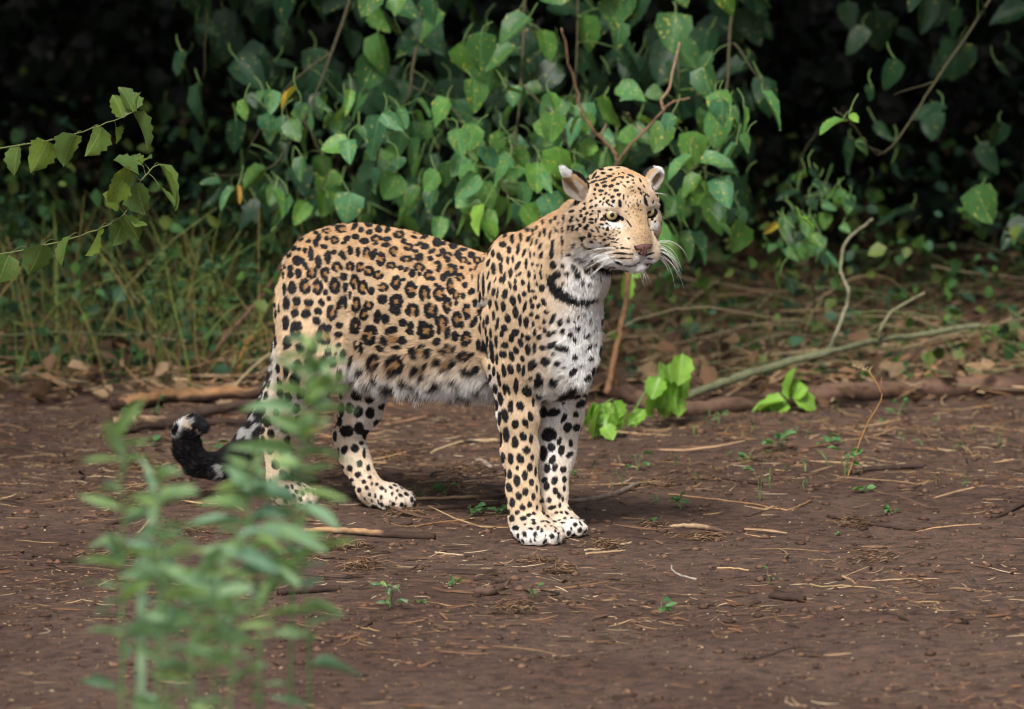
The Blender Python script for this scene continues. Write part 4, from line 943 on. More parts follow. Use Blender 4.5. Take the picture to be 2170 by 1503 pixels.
TAWNY = np.array([.67, .50, .33]); BACK = np.array([.57, .365, .195]); WHITE = np.array([.93, .925, .92]); TAN = np.array([.40, .215, .085]); BLACK = np.array([.011, .010, .012])
def coat(pw, pb, nrm, wh, isE, isT, isH, tailpos, flow):
    n = len(pw); px, py, dep = topix(pw); hb0 = (pb - HOb) @ HB.T
    vis = (np.sum(nrm * unit(np.array([0, CAMY, CAMZ]) - pw), 1) > -.12) & visible(px, py, dep)
    base = np.repeat(TAWNY[None], n, 0)
    top = smoothstep(.1, .85, nrm[:, 2]) * smoothstep(.45, .52, pb[:, 2]); top = np.where(isH, top * .25, top)
    base = base * (1 - top[:, None]) + BACK * top[:, None]
    pale = np.clip(wh, 0, 1) * .55
    under = smoothstep(-.35, -.8, nrm[:, 2]) * (pb[:, 2] > .1); pale = np.maximum(pale, under)
    for (x, y, a, b, s) in PALE:
        d = ((px - x) / a) ** 2 + ((py - y) / b) ** 2
        pale = np.where(vis, np.maximum(pale, s * np.exp(-d * d)), pale)
    chn = isH & (hb0[:, 2] < -.088) & (hb0[:, 1] > .0); pale = np.where(chn, np.maximum(pale, .95), pale)
    pdw = isH * np.exp(-((np.abs(hb0[:, 0]) - .010) / .009) ** 2) * smoothstep(.098, .108, hb0[:, 1]) * smoothstep(-.070, -.076, hb0[:, 2]); pale = np.maximum(pale, pdw)
    inner = (1 - smoothstep(-.1, .8, np.abs(pb[:, 1]) / .09)) * 0
    pale = np.clip(pale + (hnoise(pw, 60, 3) - .5) * .25 * (pale > .1) * (pale < .9), 0, 1)
    base = base * (1 - pale[:, None]) + WHITE * pale[:, None]
    # face: nose bridge plainer and browner
    hb = (pb - HOb) @ HB.T
    br = np.exp(-((hb[:, 0]) / .024) ** 2) * smoothstep(.055, .075, hb[:, 1]) * smoothstep(-.075, -.05, hb[:, 2]) * isH
    base = base * (1 - .85 * br[:, None]) + np.array([.43, .285, .155]) * .85 * br[:, None]; base = base * (1 - br * .45 * (hnoise(pw, 700, 12) > .62))[:, None]
    v = hnoise(pw, 90, 1) * .5 + hnoise(pw, 260, 2) * .5
    base = base * (.80 + .40 * v)[:, None]
    dark = np.zeros(n); tan = np.zeros(n)
    wob = (hnoise(pw, 130, 5) - .5) * .55 + (hnoise(pw, 420, 6) - .5) * .35
    order = np.argsort(px); sx = px[order]
    for kd, x, y, a, b, ang, gap in MARKS:
        R_ = max(a, b) * 1.5; i0, i1 = np.searchsorted(sx, [x - R_, x + R_]); ii = order[i0:i1]
        ii = ii[(np.abs(py[ii] - y) < R_) & vis[ii]]
        if not len(ii): continue
        c, s = math.cos(R(ang)), math.sin(R(ang)); dx = px[ii] - x; dy = py[ii] - y
        u = (dx * c + dy * s) / max(a, .8); w = (-dx * s + dy * c) / max(b, .8); r = np.hypot(u, w) + wob[ii] * .55
        if kd == 'T': tan[ii] = np.maximum(tan[ii], smoothstep(1.15, .6, r)); continue
        if kd == 'R':
            an = np.degrees(np.arctan2(dy, dx)); ga = np.abs((an - gap[0] + 180) % 360 - 180)
            lob = .5 + .5 * np.cos(np.radians(an) * 4 + x); rin = .34 + .26 * lob
            dk = (r < 1.18) & (r > rin * .82) & (ga > gap[1] * .5)
            tan[ii] = np.maximum(tan[ii], smoothstep(1.05, .85, r)); dark[ii] = np.maximum(dark[ii], dk.astype(float)); continue
        dark[ii] = np.maximum(dark[ii], smoothstep(1.26, 1.1, r))
    # grown marks, in the skin's own tangent frame
    order = np.argsort(pw[:, 0]); sx = pw[order, 0]
    for k, (i, r0) in enumerate(_far):
        c0 = BVW[i]; i0, i1 = np.searchsorted(sx, [c0[0] - r0 * 1.6, c0[0] + r0 * 1.6]); ii = order[i0:i1]
        q = pw[ii] - c0; near = (np.abs(q[:, 1]) < r0 * 1.6) & (np.abs(q[:, 2]) < r0 * 1.6); ii = ii[near]; q = q[near]
        if not len(ii): continue
        t = vflow[i]; nn = BN[i]; b = np.cross(nn, t); u = q @ t; w = q @ b; h = q @ nn
        ok = np.abs(h) < r0; ros = (r0 > .017) and (BV[i, 2] > .42)
        r = np.hypot(u / (r0 * .88), w / (r0 * .72)) + wob[ii] * .5
        if ros:
            an = np.arctan2(w, u); tan[ii] = np.maximum(tan[ii], smoothstep(1.15, .9, r) * ok)
            dk = (r < 1.1) & (r > .38 + .28 * (.5 + .5 * np.cos(an * 3 + k))) & (np.cos(an - k * 1.7) < .8); dark[ii] = np.maximum(dark[ii], dk * ok)
        else:
            fade = .45 if (isH[ii].any()) else 1.0
            dark[ii] = np.maximum(dark[ii], smoothstep(1.2, 1.0, r) * ok)
    tan = tan * (1 - pale * .5)
    base = base * (1 - .92 * tan[:, None]) + TAN * (.8 + .4 * v)[:, None] * .92 * tan[:, None]
    # tail: black bands toward the tip, pale underside
    tb = smoothstep(7.4, 8.2, tailpos) * (1 - smoothstep(8.6, 8.9, tailpos)) + smoothstep(9.0, 9.3, tailpos) + (smoothstep(5.4, 5.7, tailpos) * (1 - smoothstep(6.5, 6.7, tailpos))) + (smoothstep(6.9, 7.1, tailpos))
    rimw = smoothstep(.2, .8, -nrm[:, 0] * .9 + nrm[:, 2] * .5 + (hnoise(pw, 200, 8) - .5) * .5) * smoothstep(9.3, 10.0, tailpos) * (1 - smoothstep(11.4, 11.8, tailpos))
    blot = (hnoise(pw, 55, 14) > .42) & (tailpos > 2.6); tb = np.maximum(tb, blot)
    base = np.where((isT & (tailpos > 2.2))[:, None], WHITE * .55, base)
    base = np.where((isT & (rimw > .3))[:, None], WHITE, base)
    dark = np.where(isT, np.maximum(dark, np.clip(tb, 0, 1) * (1 - rimw)), dark)
    # ears: black backs with a pale tip; face lines
    for (cc, E3, sgn) in (((-.086, -.035, .044), ER, -1), ((.081, -.012, .052), EL, 1)):
        q = (hb - np.array(cc)) @ E3.T
        m = isE & (np.sign(hb[:, 0]) == sgn)
        back = m & (q[:, 1] < -.002); tip = q[:, 2] > (.033 if sgn < 0 else .019)
        dark = np.where(back, np.where(tip | (q[:, 2] < -.012), 0.0, 1.0), dark)
        base = np.where((m & tip)[:, None], WHITE * .95, base)
        ins = m & (q[:, 1] >= .004); dark = np.where(ins, 0, dark); base = np.where((ins & ~tip)[:, None], np.array([.74, .68, .60]), base)
        rim = m & (np.abs(q[:, 1] - .001) < .004) & ~tip; base = np.where(rim[:, None], np.array([.60, .43, .26]), base); dark = np.where(rim, 0, dark)
    for s, e in zip((-1, 1), EYES):                       # dark rims and tear marks
        q = (hb - np.array(e)) @ rotv(R(10) * s).T
        r = np.hypot((q[:, 0] - s * .0015) / .0162, (q[:, 2] + .0038) / .0090)
        dark = np.where(isH & (q[:, 1] > .0) & (r < np.where(q[:, 0] * -s > .008, 1.12, 1.22)), 1.0, dark)
        tu = (hb[:, 0] - s * .026) * -s; tw = hb[:, 2] + .006
        tear = isH & (np.abs(tu - (-tw) * .42 - .001) < .0014) & (tw < .001) & (tw > -.014) & (hb[:, 1] > .03)
        dark = np.where(tear, 1.0, dark)
    md = np.full(n, 9.0)
    for qd, k in MOUTH:
        if isH.any(): md[isH] = np.minimum(md[isH], pdist(qd, pb[isH]))
    mouth = isH & (md < .0010); dark = np.where(mouth, np.maximum(dark, .8), dark)
    dark = np.clip(dark, 0, 1)
    col = base * (1 - dark[:, None]) + BLACK * dark[:, None]
    return col, dark, pale
# ---- skin
skin_col, _d, _p = coat(BVW, BV, BN, vwh, isear, istail, ishead, _tailpos, vflow)
m_skin, nt, b = new_mat('leopard skin under the fur')
a = node(nt, 'ShaderNodeAttribute', attribute_name='coat'); nt.links.new(a.outputs['Color'], b.inputs['Base Color'])
b.inputs['Roughness'].default_value = .8; b.inputs['Specular IOR Level'].default_value = .15
me = mesh_np('leopard_body', BVW - S0, BF, m_skin)
at = me.color_attributes.new('coat', 'FLOAT_COLOR', 'POINT')
at.data.foreach_set('color', np.c_[skin_col * .9, np.ones(len(BV))].astype(np.float32).ravel())
leopard = empty('leopard', Vector(S0))
tag(leopard, 'spotted leopard standing on the soil with its black tail tip curled up', 'leopard')
leo_body = link('body', me, leopard)
# ---- fur
def make_fur(NH=430000):
    T = np.concatenate([BF[:, [0, 1, 2]], BF[:, [0, 2, 3]]])
    A = BVW[T]; ar = np.linalg.norm(np.cross(A[:, 1] - A[:, 0], A[:, 2] - A[:, 0]), axis=1) / 2
    fr_ = _front[T].mean(1); hd = ishead[T].any(1) | isear[T].any(1)
    w = ar * np.where(fr_ < -.25, .18, 1.0) * np.where(hd & (fr_ > -.25), 3.0, 1.0) * np.where(BVW[T][:, :, 2].mean(1) < .006, .0, 1.0)
    hbT = ((BV[T].mean(1) - HOb) @ HB.T)
    # bare: eyes' sockets, nose leather, lips
    for s_, e in zip((-1, 1), EYES):
        q_ = (hbT - np.array(e)) @ rotv(R(10) * s_).T; w[(np.hypot((q_[:, 0] - s_ * .0015) / .0162, (q_[:, 2] + .0038) / .0090) < 1.18) & (q_[:, 1] > 0)] = 0
    w[(np.abs(hbT[:, 0]) < .018) & (hbT[:, 1] > .108) & (hbT[:, 2] > -.078) & (hbT[:, 2] < -.050)] = 0
    cs = np.cumsum(w); cs /= cs[-1]
    ti = np.searchsorted(cs, rs.rand(NH)); ti = np.minimum(ti, len(T) - 1)
    r1 = np.sqrt(rs.rand(NH)); r2 = rs.rand(NH); bc = np.stack([1 - r1, r1 * (1 - r2), r1 * r2], 1)
    def itp(v): return np.einsum('nk,nk...->n...', bc, v[T[ti]]) if v.ndim > 1 else (bc * v[T[ti]]).sum(1)
    p = itp(BVW); pb = itp(BV); n = unit(itp(BN)); f = itp(vflow); ln = itp(vln); wh = itp(vwh); tp = _tailpos[T[ti, 0]]
    E_ = isear[T[ti, 0]]; Tl = istail[T[ti, 0]]; Hd = ishead[T[ti, 0]]
    f = unit(f - n * np.sum(f * n, 1)[:, None])
    sh = f * (ln * np.where(Hd, .35, .5))[:, None]
    col, dark, pale = coat(p + sh, pb + sh @ BM.T, n, wh, E_, Tl, Hd, tp, f)
    hb = (pb - HOb) @ HB.T
    # length: longer where pale underneath, very short on the nose
    under = smoothstep(-.1, -.8, n[:, 2]) * (pb[:, 2] > .3)
    ln = ln * .74 * (1 + .6 * under) + .004 * np.clip(pale, 0, 1) * (pb[:, 2] > .33) * ~Hd
    blx = (pb[:, 0] < -.08) & (pb[:, 0] > -.60) & (pb[:, 2] < .42) & (pb[:, 2] > .25); ln = np.where(blx, ln + .004 + .020 * under, ln)
    neardist = np.minimum(np.linalg.norm(hb - np.array(EYES[0]), axis=1), np.linalg.norm(hb - np.array(EYES[1]), axis=1))
    ln = np.where(Hd, ln * np.clip((neardist - .015) / .030, .16, 1), ln)
    ln = np.where((hb[:, 1] > .09) & (hb[:, 2] > -.085), np.minimum(ln, .0052), ln)
    ins = E_ & (np.abs(hb[:, 0]) > .04); ln = np.where(ins, .009, ln); ln = np.where(Hd & (hb[:, 2] < -.085) & (hb[:, 1] > .05), .006, ln)
    pawm = pb[:, 2] < .055; ln = np.where(pawm, .0062, ln)
    ln = ln * (.65 + .6 * rs.rand(NH)) * (.8 + .4 * hnoise(p, 35, 9))
    ln = np.where(Tl & (tp > 3), ln * 1.5, ln)
    lift = np.where(Hd, .18, .16) + .25 * pale * (pb[:, 2] > .3) + .25 * under; lift = np.where(Tl, .45, lift); lift = np.where(ins, .7, lift); lift = np.where(pawm, .35, lift)
    # clumps: neighbours lean together
    cl = np.stack([hnoise(p, 95, 21), hnoise(p, 95, 22), hnoise(p, 95, 23)], 1) - .5
    c2 = np.stack([hnoise(p, 28, 31), hnoise(p, 28, 32), hnoise(p, 28, 33)], 1) - .5
    jit = rs.randn(NH, 3) * .10
    d0 = unit(f * 1.0 + n * (lift + .35)[:, None] + cl * .35 + c2 * .4 + jit)
    grav = np.zeros((NH, 3)); grav[:, 2] = -1
    long = smoothstep(.012, .035, ln)
    d1 = unit(f * 1.0 + n * (lift * .6)[:, None] + cl * .5 + c2 * .45 + jit * 1.5 + grav * (.7 * long)[:, None])
    d2 = unit(f * 1.0 + n * (lift * .25)[:, None] + cl * .65 + c2 * .45 + jit * 2.0 + grav * (1.2 * long)[:, None])
    L = ln[:, None]
    P0 = p - n * .0008; P1 = P0 + d0 * L * .36; P2 = P1 + d1 * L * .34; P3 = P2 + d2 * L * .32
    pts = np.stack([P0, P1, P2, P3], 1); pts[:, :, 2] = np.maximum(pts[:, :, 2], .0012)
    col = col * ((.78 + .40 * rs.rand(NH)) * (.86 + .28 * hnoise(p, 240, 41)))[:, None]
    stray = (rs.rand(NH) < .06) & (dark > .5); col[stray] = col[stray] + .06
    tipw = (rs.rand(NH) < .05) & (pale > .4); col[tipw] = np.minimum(col[tipw] * 1.15, .9)
    rad = np.where(Hd | E_, .00030, .00042)[:, None] * np.array([1.0, .95, .7, .12])[None]
    rad = rad * np.where(ln > .022, .85, 1.0)[:, None]
    return pts, rad, col
fpts, frad, fcol = make_fur()
def curves_obj(name, pts, rad, col, mat, parent, org):
    n, k, _ = pts.shape
    hc = bpy.data.hair_curves.new(name); hc.add_curves([k] * n)
    hc.attributes['position'].data.foreach_set('vector', (pts - org).astype(np.float32).ravel()) if 'position' in hc.attributes else hc.points.foreach_set('position', (pts - org).astype(np.float32).ravel())
    ra = hc.attributes.get('radius') or hc.attributes.new('radius', 'FLOAT', 'POINT')
    ra.data.foreach_set('value', rad.astype(np.float32).ravel())
    ca = hc.attributes.new('coat', 'FLOAT_COLOR', 'CURVE')
    ca.data.foreach_set('color', np.c_[col, np.ones(n)].astype(np.float32).ravel())
    hc.materials.append(mat)
    return link(name, hc, parent)
m_fur, nt, b = new_mat('leopard fur')
a = node(nt, 'ShaderNodeAttribute', attribute_name='coat'); nt.links.new(a.outputs['Color'], b.inputs['Base Color'])
b.inputs['Roughness'].default_value = .52; b.inputs['Specular IOR Level'].default_value = .32
fur = curves_obj('fur', fpts, frad, fcol, m_fur, leopard, S0)
fur['kind'] = 'stuff'
# ---- eyes
m_eye, nt, b = new_mat('leopard eye')
tc = node(nt, 'ShaderNodeTexCoord'); sep = node(nt, 'ShaderNodeSeparateXYZ'); nt.links.new(tc.outputs['Object'], sep.inputs[0])
cx = node(nt, 'ShaderNodeCombineXYZ'); nt.links.new(sep.outputs[0], cx.inputs[0]); nt.links.new(sep.outputs[1], cx.inputs[1])
ln_ = node(nt, 'ShaderNodeVectorMath', operation='LENGTH'); nt.links.new(cx.outputs[0], ln_.inputs[0])
mr = node(nt, 'ShaderNodeMath', operation='DIVIDE'); nt.links.new(ln_.outputs['Value'], mr.inputs[0]); mr.inputs[1].default_value = .0180
nz = node(nt, 'ShaderNodeTexNoise', Scale=900.0); nt.links.new(tc.outputs['Object'], nz.inputs[0])
cr = ramp(nt, mr.outputs[0], [(0, (.004, .004, .004)), (.24, (.004, .004, .004)), (.29, (.50, .39, .18)), (.50, (.68, .56, .30)), (.62, (.42, .33, .15)), (.69, (.015, .012, .008)), (1, (.010, .008, .007))])
mx = mixc(nt, .25, cr, nz.outputs['Color'], 'MULTIPLY'); nt.links.new(mx, b.inputs['Base Color'])
b.inputs['Roughness'].default_value = .08; b.inputs['Coat Weight'].default_value = .6; b.inputs['Coat Roughness'].default_value = .03
for i, gaze in enumerate((Vector((.14, -.96, -.03)), Vector((.13, -.96, -.03)))):
    me = bpy.data.meshes.new('eye'); bm = bmesh.new(); bmesh.ops.create_uvsphere(bm, u_segments=40, v_segments=28, radius=.0180)
    for v in bm.verts:                                   # cornea
        if v.co.z > .0158: v.co.z += (v.co.z - .0158) * .5
    bm.to_mesh(me); bm.free(); me.materials.append(m_eye)
    for q in me.polygons: q.use_smooth = True
    o = link('eye', me, leopard); o.location = Vector(EYP[i] - S0); o.rotation_euler = gaze.to_track_quat('Z', 'Y').to_euler()
# ---- nose leather
m_nose, nt, b = new_mat('leopard nose leather')
tc = node(nt, 'ShaderNodeTexCoord'); vn = node(nt, 'ShaderNodeTexVoronoi', Scale=900.0); nt.links.new(tc.outputs['Object'], vn.inputs['Vector'])
bp = node(nt, 'ShaderNodeBump', Strength=.5, Distance=.0006); nt.links.new(vn.outputs['Distance'], bp.inputs['Height']); nt.links.new(bp.outputs[0], b.inputs['Normal'])
a = node(nt, 'ShaderNodeAttribute', attribute_name='tint'); nt.links.new(a.outputs['Color'], b.inputs['Base Color'])
b.inputs['Roughness'].default_value = .38
def nose():
    V = []; F = []; Cc = []; nu, nv = 25, 15
    for j in range(nv):
        for i in range(nu):
            u = -1 + 2 * i / (nu - 1); w = 1 - 2 * j / (nv - 1)      # w +1 top, -1 bottom
            half = .0215 * (1 - .62 * ((1 - w) / 2) ** 1.2)          # wide top, narrow foot
            x = u * half; z = -.0625 + w * .0115 + .0018 * math.cos(u * 3.1)*(w>0) 
            y = .1165 + .0105 * math.sqrt(max(0, 1 - (u * .96) ** 2)) * (1 - .35 * max(0, w) ** 2) + .002 * w
            nd = math.hypot((abs(x) - .0105) / .0058, (z + .0655) / .0048 + (abs(x) - .0105) * 60 * 1)   # nostril
            k = max(0, 1 - nd); y -= .009 * min(1, k * 1.8)
            gr = math.exp(-(x / .0011) ** 2) * (w < .4); y -= .0018 * gr
            V.append(H(x * 1.06 - .003, y, z - .001)); Cc.append((.012, .009, .009) if k > .02 or abs(u) > .86 or (abs(u) > .66 and w < .35) or w > .86 else ((.05, .025, .022) if gr > .5 else (.19, .095, .082)))
    for j in range(nv - 1):
        for i in range(nu - 1):
            a = j * nu + i; F.append((a, a + nu, a + nu + 1, a + 1))
    V = b2w(np.array(V)) - S0
    me = mesh_np('nose', V, np.array(F), m_nose)
    at = me.color_attributes.new('tint', 'FLOAT_COLOR', 'POINT'); at.data.foreach_set('color', np.c_[np.array(Cc), np.ones(len(Cc))].astype(np.float32).ravel())
    md = None
    link('nose', me, leopard)
nose()
# ---- whiskers
m_wh, nt, b = new_mat('white whisker'); b.inputs['Base Color'].default_value = (.85, .84, .80, 1); b.inputs['Roughness'].default_value = .35
rw = random.Random(5)
W = []; Wr = []
def whisker(a, d, L, droop, r=.00034, n=9):
    p = Vector(b2w(H(*a))); d = Vector(np.array(d) @ HM).normalized(); pts = [p.copy()]
    for i in range(n - 1):
        t = i / (n - 1); pts.append(pts[-1] + d * L / (n - 1)); d = (d + Vector((0, 0, -droop / (n - 1) * (1 + t)))).normalized()
    W.append([tuple(q) for q in pts]); Wr.append([r * (1 - .85 * (i / (n - 1)) ** 1.5) for i in range(n)])
for i in range(20):       # near side: sweep back along the cheek
    row = i % 4; k = i // 4
    whisker((-.030 - k * .0035, .094 - k * .004, -.066 - row * .0055), (-1, -.25 + .12 * k + rw.uniform(-.08, .08), .12 - .14 * row + rw.uniform(-.06, .06)), rw.uniform(.085, .135), rw.uniform(.15, .75))
for i in range(20):       # far side: forward fan
    row = i % 4; k = i // 4
    whisker((.026 + k * .0025, .098 - k * .004, -.064 - row * .0055), (.75, .35 + rw.uniform(-.25, .35), .34 - .20 * row + rw.uniform(-.1, .1)), rw.uniform(.055, .11), rw.uniform(.9, 2.2))
for i in range(6): whisker((rw.uniform(-.02, .02), .098, -.108), (rw.uniform(-.5, .5), .4, -1), rw.uniform(.02, .045), .3, .00025)
for i in range(3): whisker((.050, .040, .030 + .004 * i), (1, .1, .35 - .2 * i), .045, .7, .0003)
for i in range(2): whisker((.055, .045, -.01), (1, .1, -.1 - .3 * i), .035, .6, .0003)
wk = curves_obj('whiskers', np.array(W), np.array(Wr), np.full((len(W), 3), .8), m_wh, leopard, S0)
wk.name = 'whisker_set'; print('leopard built', _t.time() - _t0)
# ------------------------------------------------------------------ leaf litter and undergrowth behind the leopard
rv = np.random.RandomState(5)
def litter(name, n, box, L, W, cols, mat, flat=.15, curve=.2, lift=.0, dens=None, seed=1, kind='stuff'):
    """n bent splinters / straws: 3 cross-sections, one mesh"""
    r = np.random.RandomState(seed); x = r.uniform(box[0], box[1], n); y = r.uniform(box[2], box[3], n)
    if dens is not None: k = r.rand(n) < dens(x, y); x, y = x[k], y[k]; n = len(x)
    a = r.normal(0, .75, n) + np.where(r.rand(n) < .2, 1.5, 0); l = L[0] + (L[1] - L[0]) * r.rand(n) ** 2.2; w = W[0] + (W[1] - W[0]) * r.rand(n)
    z = gz(x, y) + w * .5 + lift * r.rand(n) ** 2; d = np.stack([np.cos(a), np.sin(a), r.normal(0, flat, n)], 1); s = np.stack([-np.sin(a), np.cos(a), np.zeros(n)], 1); u = np.array([0, 0, 1.0])
    c = np.stack([x, y, z], 1); bend = (r.normal(0, curve, n) * l)[:, None]; ts = (-.5, -.17, .17, .5); V = []
    for i, t in enumerate(ts):
        q = c + d * (l * t)[:, None] + s * bend * (1 - (2 * t) ** 2); ww = (w * (.5 if abs(t) == .5 else 1))[:, None]
        q[:, 2] = np.maximum(q[:, 2], gz(q[:, 0], q[:, 1]) + w * .2)
        V += [q - s * ww * .5, q + u * ww * .55, q + s * ww * .5]
    V = np.stack(V, 1).reshape(-1, 3); k = np.arange(n)[:, None] * 12; F = []
    for i in range(3):
        for j in range(2): a_ = 3 * i + j; F.append(k + np.array([[a_, a_ + 3, a_ + 4, a_ + 1]]))
    F = np.concatenate(F); me = mesh_np(name, V, F, mat, False)
    cc = np.array(cols)[r.randint(0, len(cols), n)] * (.55 + .8 * r.rand(n))[:, None]
    at = me.color_attributes.new('tint', 'FLOAT_COLOR', 'POINT'); at.data.foreach_set('color', np.c_[np.repeat(cc, 12, 0), np.ones(n * 12)].astype(np.float32).ravel())
    return tag(link(name, me), kind=kind)
STRAW = [(.34, .21, .10), (.42, .28, .15), (.24, .13, .06), (.16, .085, .045), (.50, .38, .24)]
DARKW = [(.05, .030, .020), (.08, .045, .030), (.11, .065, .040)]
def dn_band(x, y):      # matted bits gather in drifts
    return np.clip((vnoise2(x, y, 2.2, 9) - .35) * 2.6 + (vnoise2(x, y, 9, 10) - .5) * 1.5 + np.clip((y - .3) * .35, 0, .6), .04, 1)
litter('straw_litter', 9500, (-1.8, 1.8, -2.4, 2.6), (.008, .07), (.0010, .0028), STRAW, M_straw, dens=dn_band, seed=1)
litter('crumb_litter', 12000, (-1.8, 1.8, -2.4, 2.4), (.002, .009), (.0014, .004), STRAW + DARKW + [(.13, .08, .06)] * 4, M_straw, curve=.05, seed=2)
litter('bark_litter', 4200, (-1.8, 1.8, -2.2, 2.6), (.012, .075), (.003, .009), DARKW + [(.15, .075, .04)], M_bark, dens=dn_band, curve=.1, seed=3)
litter('fallen_twigs', 900, (-1.9, 1.9, -2.0, 3.2), (.05, .22), (.002, .005), DARKW + STRAW[:3], M_wood, dens=lambda x, y: np.clip(.2 + (y + .5) * .35, .1, 1), curve=.12, lift=.008, seed=4)
litter('broken_sticks', 170, (-1.8, 1.8, -2.2, 2.4), (.06, .26), (.005, .011), DARKW + [(.18, .10, .06), (.30, .19, .11)], M_bark, dens=lambda x, y: np.clip(.15 + (y + .8) * .4, .1, 1) * (np.hypot(x + .1, y - .1) > .22), curve=.06, lift=.006, seed=14)
litter('thicket_floor_litter', 16000, (-3.2, 3.2, 2.4, 7.5), (.02, .13), (.002, .010), [(.30, .17, .085), (.38, .24, .13), (.18, .10, .05), (.10, .055, .032), (.46, .33, .20)], M_straw, flat=.35, curve=.25, lift=.05, seed=5)
litter('thicket_floor_sticks', 460, (-2.6, 2.6, 2.5, 5.4), (.10, .45), (.004, .013), [(.30, .17, .09), (.16, .09, .055), (.36, .25, .15), (.20, .16, .09), (.08, .05, .035)], M_wood, flat=.12, curve=.08, lift=.10, seed=6)
def s_floor(n):
    x = rg.uniform(-3.2, 3.2, n); y = 2.35 + rg.rand(n) ** 1.1 * 4.6; return np.stack([x, y, gz(x, y) + .004 + rg.rand(n) ** 2 * .10], 1)
leaf_cloud('dead_leaf_litter', 3400, s_floor, (.03, .075), [(.20, .115, .065), (.14, .08, .045), (.28, .19, .11), (.09, .055, .035)], M_dry, up=.8)
def s_green(n):
    x = rg.uniform(-3.0, 3.0, n); y = 2.7 + rg.rand(n) ** 1.1 * 4.0; h = rg.rand(n) ** 2.0 * .42 * (1 + .3 * (x < -.5)); return np.stack([x, y, gz(x, y) + .01 + h], 1)
leaf_cloud('low_undergrowth', 8000, s_green, (.018, .055), [(.05, .13, .04), (.07, .15, .03), (.10, .14, .03), (.045, .11, .06)], M_dark, up=.4)
def s_herbs(n):
    x = -2.4 + rg.rand(n) * 1.95; y = 2.6 + rg.rand(n) * 2.6; h = rg.rand(n) ** 1.3 * .5 * (.45 + .55 * vnoise2(x, y, 3.1, 30)); return np.stack([x, y, gz(x, y) + h], 1)
leaf_cloud('shade_herb_leaves', 4200, s_herbs, (.014, .042), [(.022, .065, .024), (.030, .085, .030), (.05, .11, .03)], M_dark, up=.4)
def stems(name, n, seed, x0, x1, y0, y1, h, cols, mat):
    r = random.Random(seed); mb = MB()
    for _ in range(n):
        x = r.uniform(x0, x1); y = r.uniform(y0, y1); z = float(gz(x, y)); H_ = r.uniform(*h) * (.5 if x > .1 else 1); lx = r.gauss(0, .35); ly = r.gauss(0, .2); mb.col = shade(r.choice(cols), r, .6, 1.3)
        p = [Vector((x, y, z - .01)), Vector((x + lx * H_ * .4, y + ly * H_ * .4, z + H_ * .5)), Vector((x + lx * H_ * 1.1, y + ly * H_, z + H_ * r.uniform(.75, 1)))]
        mb.tube(smooth_path(p, 2, .004, r), [.0028, .0024, .002, .0017, .0010], 3, False)
    return tag(mb.build(name, mat), kind='stuff')
stems('undergrowth_stalks', 900, 8, -2.6, 2.6, 2.7, 5.6, (.06, .40), [(.12, .19, .05), (.20, .19, .06), (.30, .19, .09), (.09, .15, .05), (.18, .11, .06), (.34, .26, .14)], M_stem)
stems('shaded_herb_stalks', 460, 18, -1.9, -.5, 2.6, 4.2, (.12, .5), [(.14, .24, .06), (.24, .28, .07), (.30, .24, .08), (.16, .18, .06)], M_stem)
stems('grass_sprigs', 120, 9, .0, 1.3, .7, 2.4, (.02, .06), [(.09, .17, .05), (.22, .16, .07)], M_stem)
def clods(n, seed):
    r = np.random.RandomState(seed); x = r.uniform(-1.8, 1.8, n); y = r.uniform(-2.4, 2.4, n); s_ = .0016 + .011 * r.rand(n) ** 3.5; k = (np.hypot(x + .2, y - .1) > .1); x, y, s_ = x[k], y[k], s_[k]; n = len(x)
    base = np.array([(0, 0, 1), (.9, 0, .2), (.3, .85, .25), (-.75, .5, .2), (-.7, -.55, .22), (.3, -.9, .2), (0, 0, -.5)]); F0 = np.array([(0, 1, 2), (0, 2, 3), (0, 3, 4), (0, 4, 5), (0, 5, 1), (6, 2, 1), (6, 3, 2), (6, 4, 3), (6, 5, 4), (6, 1, 5)])
    V = base[None] * s_[:, None, None] * (1 + r.uniform(-.35, .35, (n, 7, 1))) * np.array([1.3, 1.1, .7]); a = r.rand(n) * 6.28; c, s2 = np.cos(a)[:, None], np.sin(a)[:, None]
    V = np.stack([V[..., 0] * c - V[..., 1] * s2 + x[:, None], V[..., 0] * s2 + V[..., 1] * c + y[:, None], V[..., 2] + gz(x, y)[:, None]], -1)
    me = mesh_np('soil_clods', V.reshape(-1, 3), (np.arange(n)[:, None, None] * 7 + F0[None]).reshape(-1, 3), M_bark, False); cc = np.array([(.11, .06, .04), (.15, .085, .055), (.08, .042, .03)])[r.randint(0, 3, n)] * (.7 + .6 * r.rand(n))[:, None]
    at = me.color_attributes.new('tint', 'FLOAT_COLOR', 'POINT'); at.data.foreach_set('color', np.c_[np.repeat(cc, 7, 0), np.ones(n * 7)].astype(np.float32).ravel()); tag(link('soil_clods', me), kind='stuff')
clods(9000, 12)
def clumps(name, spots, per, L, cols, seed):
    """matted heaps of fibre torn from bark and dung"""
    r = random.Random(seed); mb = MB()
    for (px, py, w, n) in spots:
        c = Gz(px, py); s_ = (c.y - CAMY) / 14000 * w
        for _ in range(int(per * n)):
            x = c.x + r.gauss(0, s_ * .5); y = c.y + r.gauss(0, s_ * .7); a = r.gauss(0, .8); l = r.uniform(*L); d = Vector((math.cos(a), math.sin(a), r.gauss(0, .2))) * l * .5; z = float(gz(x, y)) + abs(r.gauss(0, .006)) * n + .001; q = Vector((x, y, z))
            mb.col = shade(r.choice(cols), r, .5, 1.3); mb.tube([q - d, q + Vector((0, 0, l * .12)), q + d], [.0010, .0014, .0006], 3, False)
    return tag(mb.build(name, M_straw), kind='stuff')
